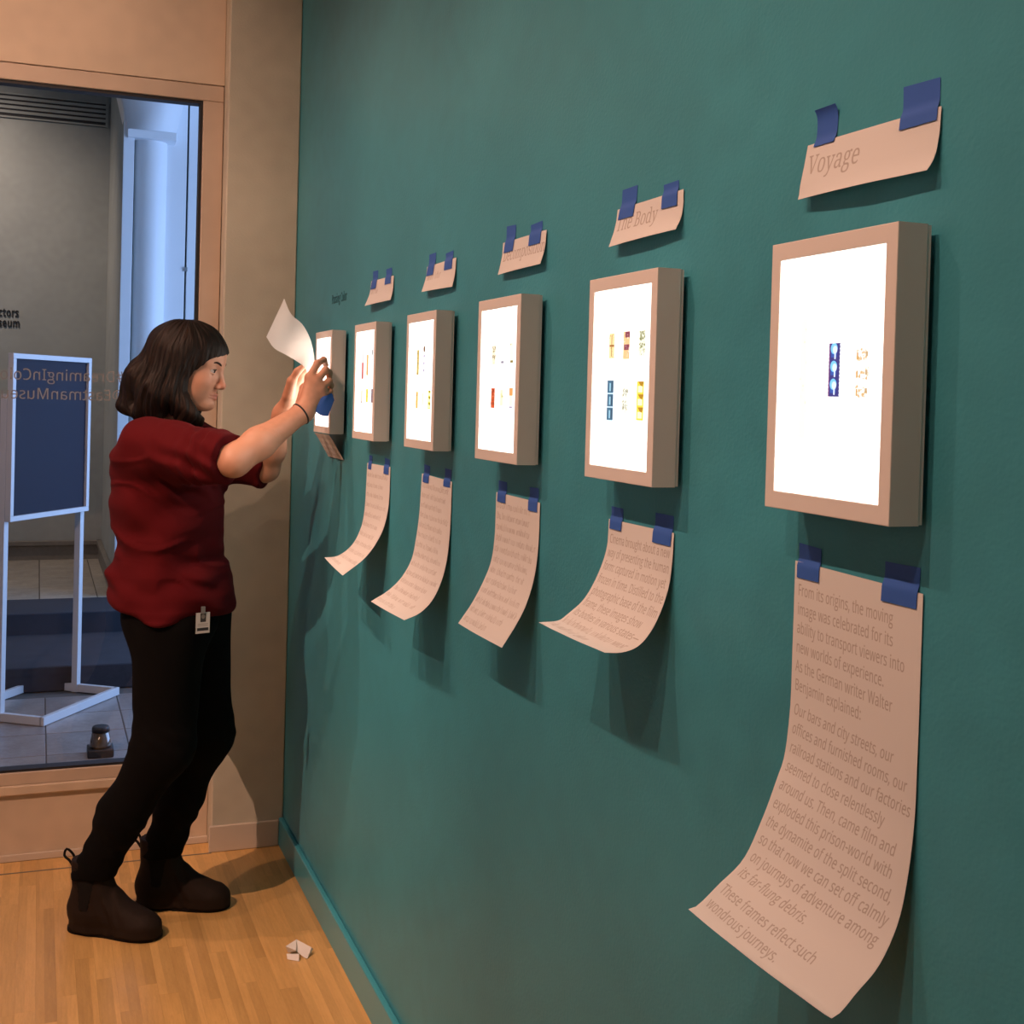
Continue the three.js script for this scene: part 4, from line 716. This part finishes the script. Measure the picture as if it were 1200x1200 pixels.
  { const [c, x] = canvas(128, 180); x.fillStyle = '#d9d6d2'; x.fillRect(0, 0, 128, 180); x.fillStyle = '#3a3634'; x.fillRect(40, 4, 52, 78); x.fillStyle = '#8b847e'; x.beginPath(); x.ellipse(66, 34, 17, 21, 0, 0, 7); x.fill(); x.fillStyle = '#a9a49e'; x.fillRect(16, 96, 96, 6); x.fillRect(16, 110, 96, 6); x.fillStyle = '#33302f'; x.fillRect(12, 132, 104, 26);
    const g = new THREE.BoxGeometry(0.040, 0.056, 0.0016); const card = std([0.8, 0.8, 0.8], 0.35, { map: canvasTex(c) }); g.rotateY(0.30); g.translate(-0.372, 0.893, -3.349); put('badge', g, card).userData.label = 'white identity badge hanging at the hip';
    put('badge_clip', bx(-0.377, -0.366, 0.918, 0.937, -3.352, -3.346, 0.001), M.steel); }

  // the sheet she holds up and the tape on her fingers
  const U = [[-0.1637, 1.7824, -3.40], [-0.1464, 1.7396, -3.385], [-0.1156, 1.7124, -3.38], [-0.0952, 1.6749, -3.372], [-0.0850, 1.6299, -3.362], [-0.0830, 1.5897, -3.358], [-0.0840, 1.5352, -3.358], [-0.0920, 1.4664, -3.352], [-0.1215, 1.4281, -3.345]];
  const Lo = [[-0.2074, 1.6743, -3.42], [-0.1861, 1.6440, -3.415], [-0.1541, 1.6260, -3.405], [-0.1260, 1.6078, -3.385], [-0.1060, 1.5917, -3.378], [-0.0980, 1.5705, -3.374], [-0.0990, 1.5228, -3.372], [-0.1100, 1.4702, -3.368], [-0.1323, 1.4341, -3.368]];
  const rs = (p) => resample(p.map(([a, b, c]) => [-a, b, c]), 40);
  const t = thing('held_sheet', 'blank side of a white paper sheet held up in the person’s hands, lit from behind', 'paper');
  const sg = sheetGeo(rs(Lo), rs(U), 40, 12, 0.006, 0.0003); add('sheet', sg, phys([0.92, 0.91, 0.89], 1, { transmission: 0.55, thickness: 0, specularIntensity: 0.2 }), t); place(t, [-0.1, 1.6, -3.375]);
  const t2 = thing('tape_strip', 'loose piece of blue masking tape stuck to the person’s fingers', 'tape');
  const a1 = [V(-0.1099, 1.4838, -3.252), V(-0.098, 1.4700, -3.247), V(-0.082, 1.4610, -3.247), V(-0.0649, 1.4600, -3.250)], b1 = [V(-0.080, 1.5130, -3.252), V(-0.066, 1.5170, -3.251), V(-0.0555, 1.5221, -3.256), V(-0.0475, 1.5037, -3.2575)];
  const cr = (p) => new THREE.CatmullRomCurve3(p).getSpacedPoints(12); add('strip', sheetGeo(cr(b1), cr(a1), 12, 5, 0, 0.0004), M.tape, t2); place(t2, [-0.075, 1.49, -3.25]);
}
{ // scrap of paper on the floor, folded and crumpled
  const t = thing('paper_scrap', 'small crumpled scrap of white paper lying on the wooden floor', 'paper', [-0.111, 0, -3.24]);
  const tri = (pts, tris) => { const g = new THREE.BufferGeometry(), p = []; for (const f of tris) for (const k of f) p.push(...pts[k]); g.setAttribute('position', new THREE.Float32BufferAttribute(p, 3)); g.setAttribute('uv', new THREE.Float32BufferAttribute(new Float32Array(p.length / 3 * 2), 2)); g.computeVertexNormals(); return g; };
  const fold = tri([[-0.026, 0.004, -0.018], [0.0, 0.030, -0.034], [0.034, 0.020, 0.004], [0.010, 0.003, 0.020], [-0.006, 0.012, -0.002], [0.040, 0.012, -0.002], [0.018, 0.001, 0.026], [-0.034, 0.026, -0.010], [-0.010, 0.020, 0.012]], [[0, 4, 1], [1, 4, 2], [4, 3, 2], [2, 3, 6], [2, 6, 5], [7, 8, 1], [7, 0, 8], [8, 4, 1]]);
  add('fold', fold, paperMat(), t);
  add('flap', tri([[-0.034, 0.012, 0.004], [-0.004, 0.014, 0.022], [-0.006, 0.0005, 0.034], [-0.034, 0.002, 0.016], [0.0, 0.010, 0.010]], [[0, 3, 1], [3, 2, 1], [0, 1, 4]]), paperMat(), t);
}
scene.traverse((o) => { if (o.isMesh) { o.castShadow = true; o.receiveShadow = true; } });
renderer.render(scene, camera);
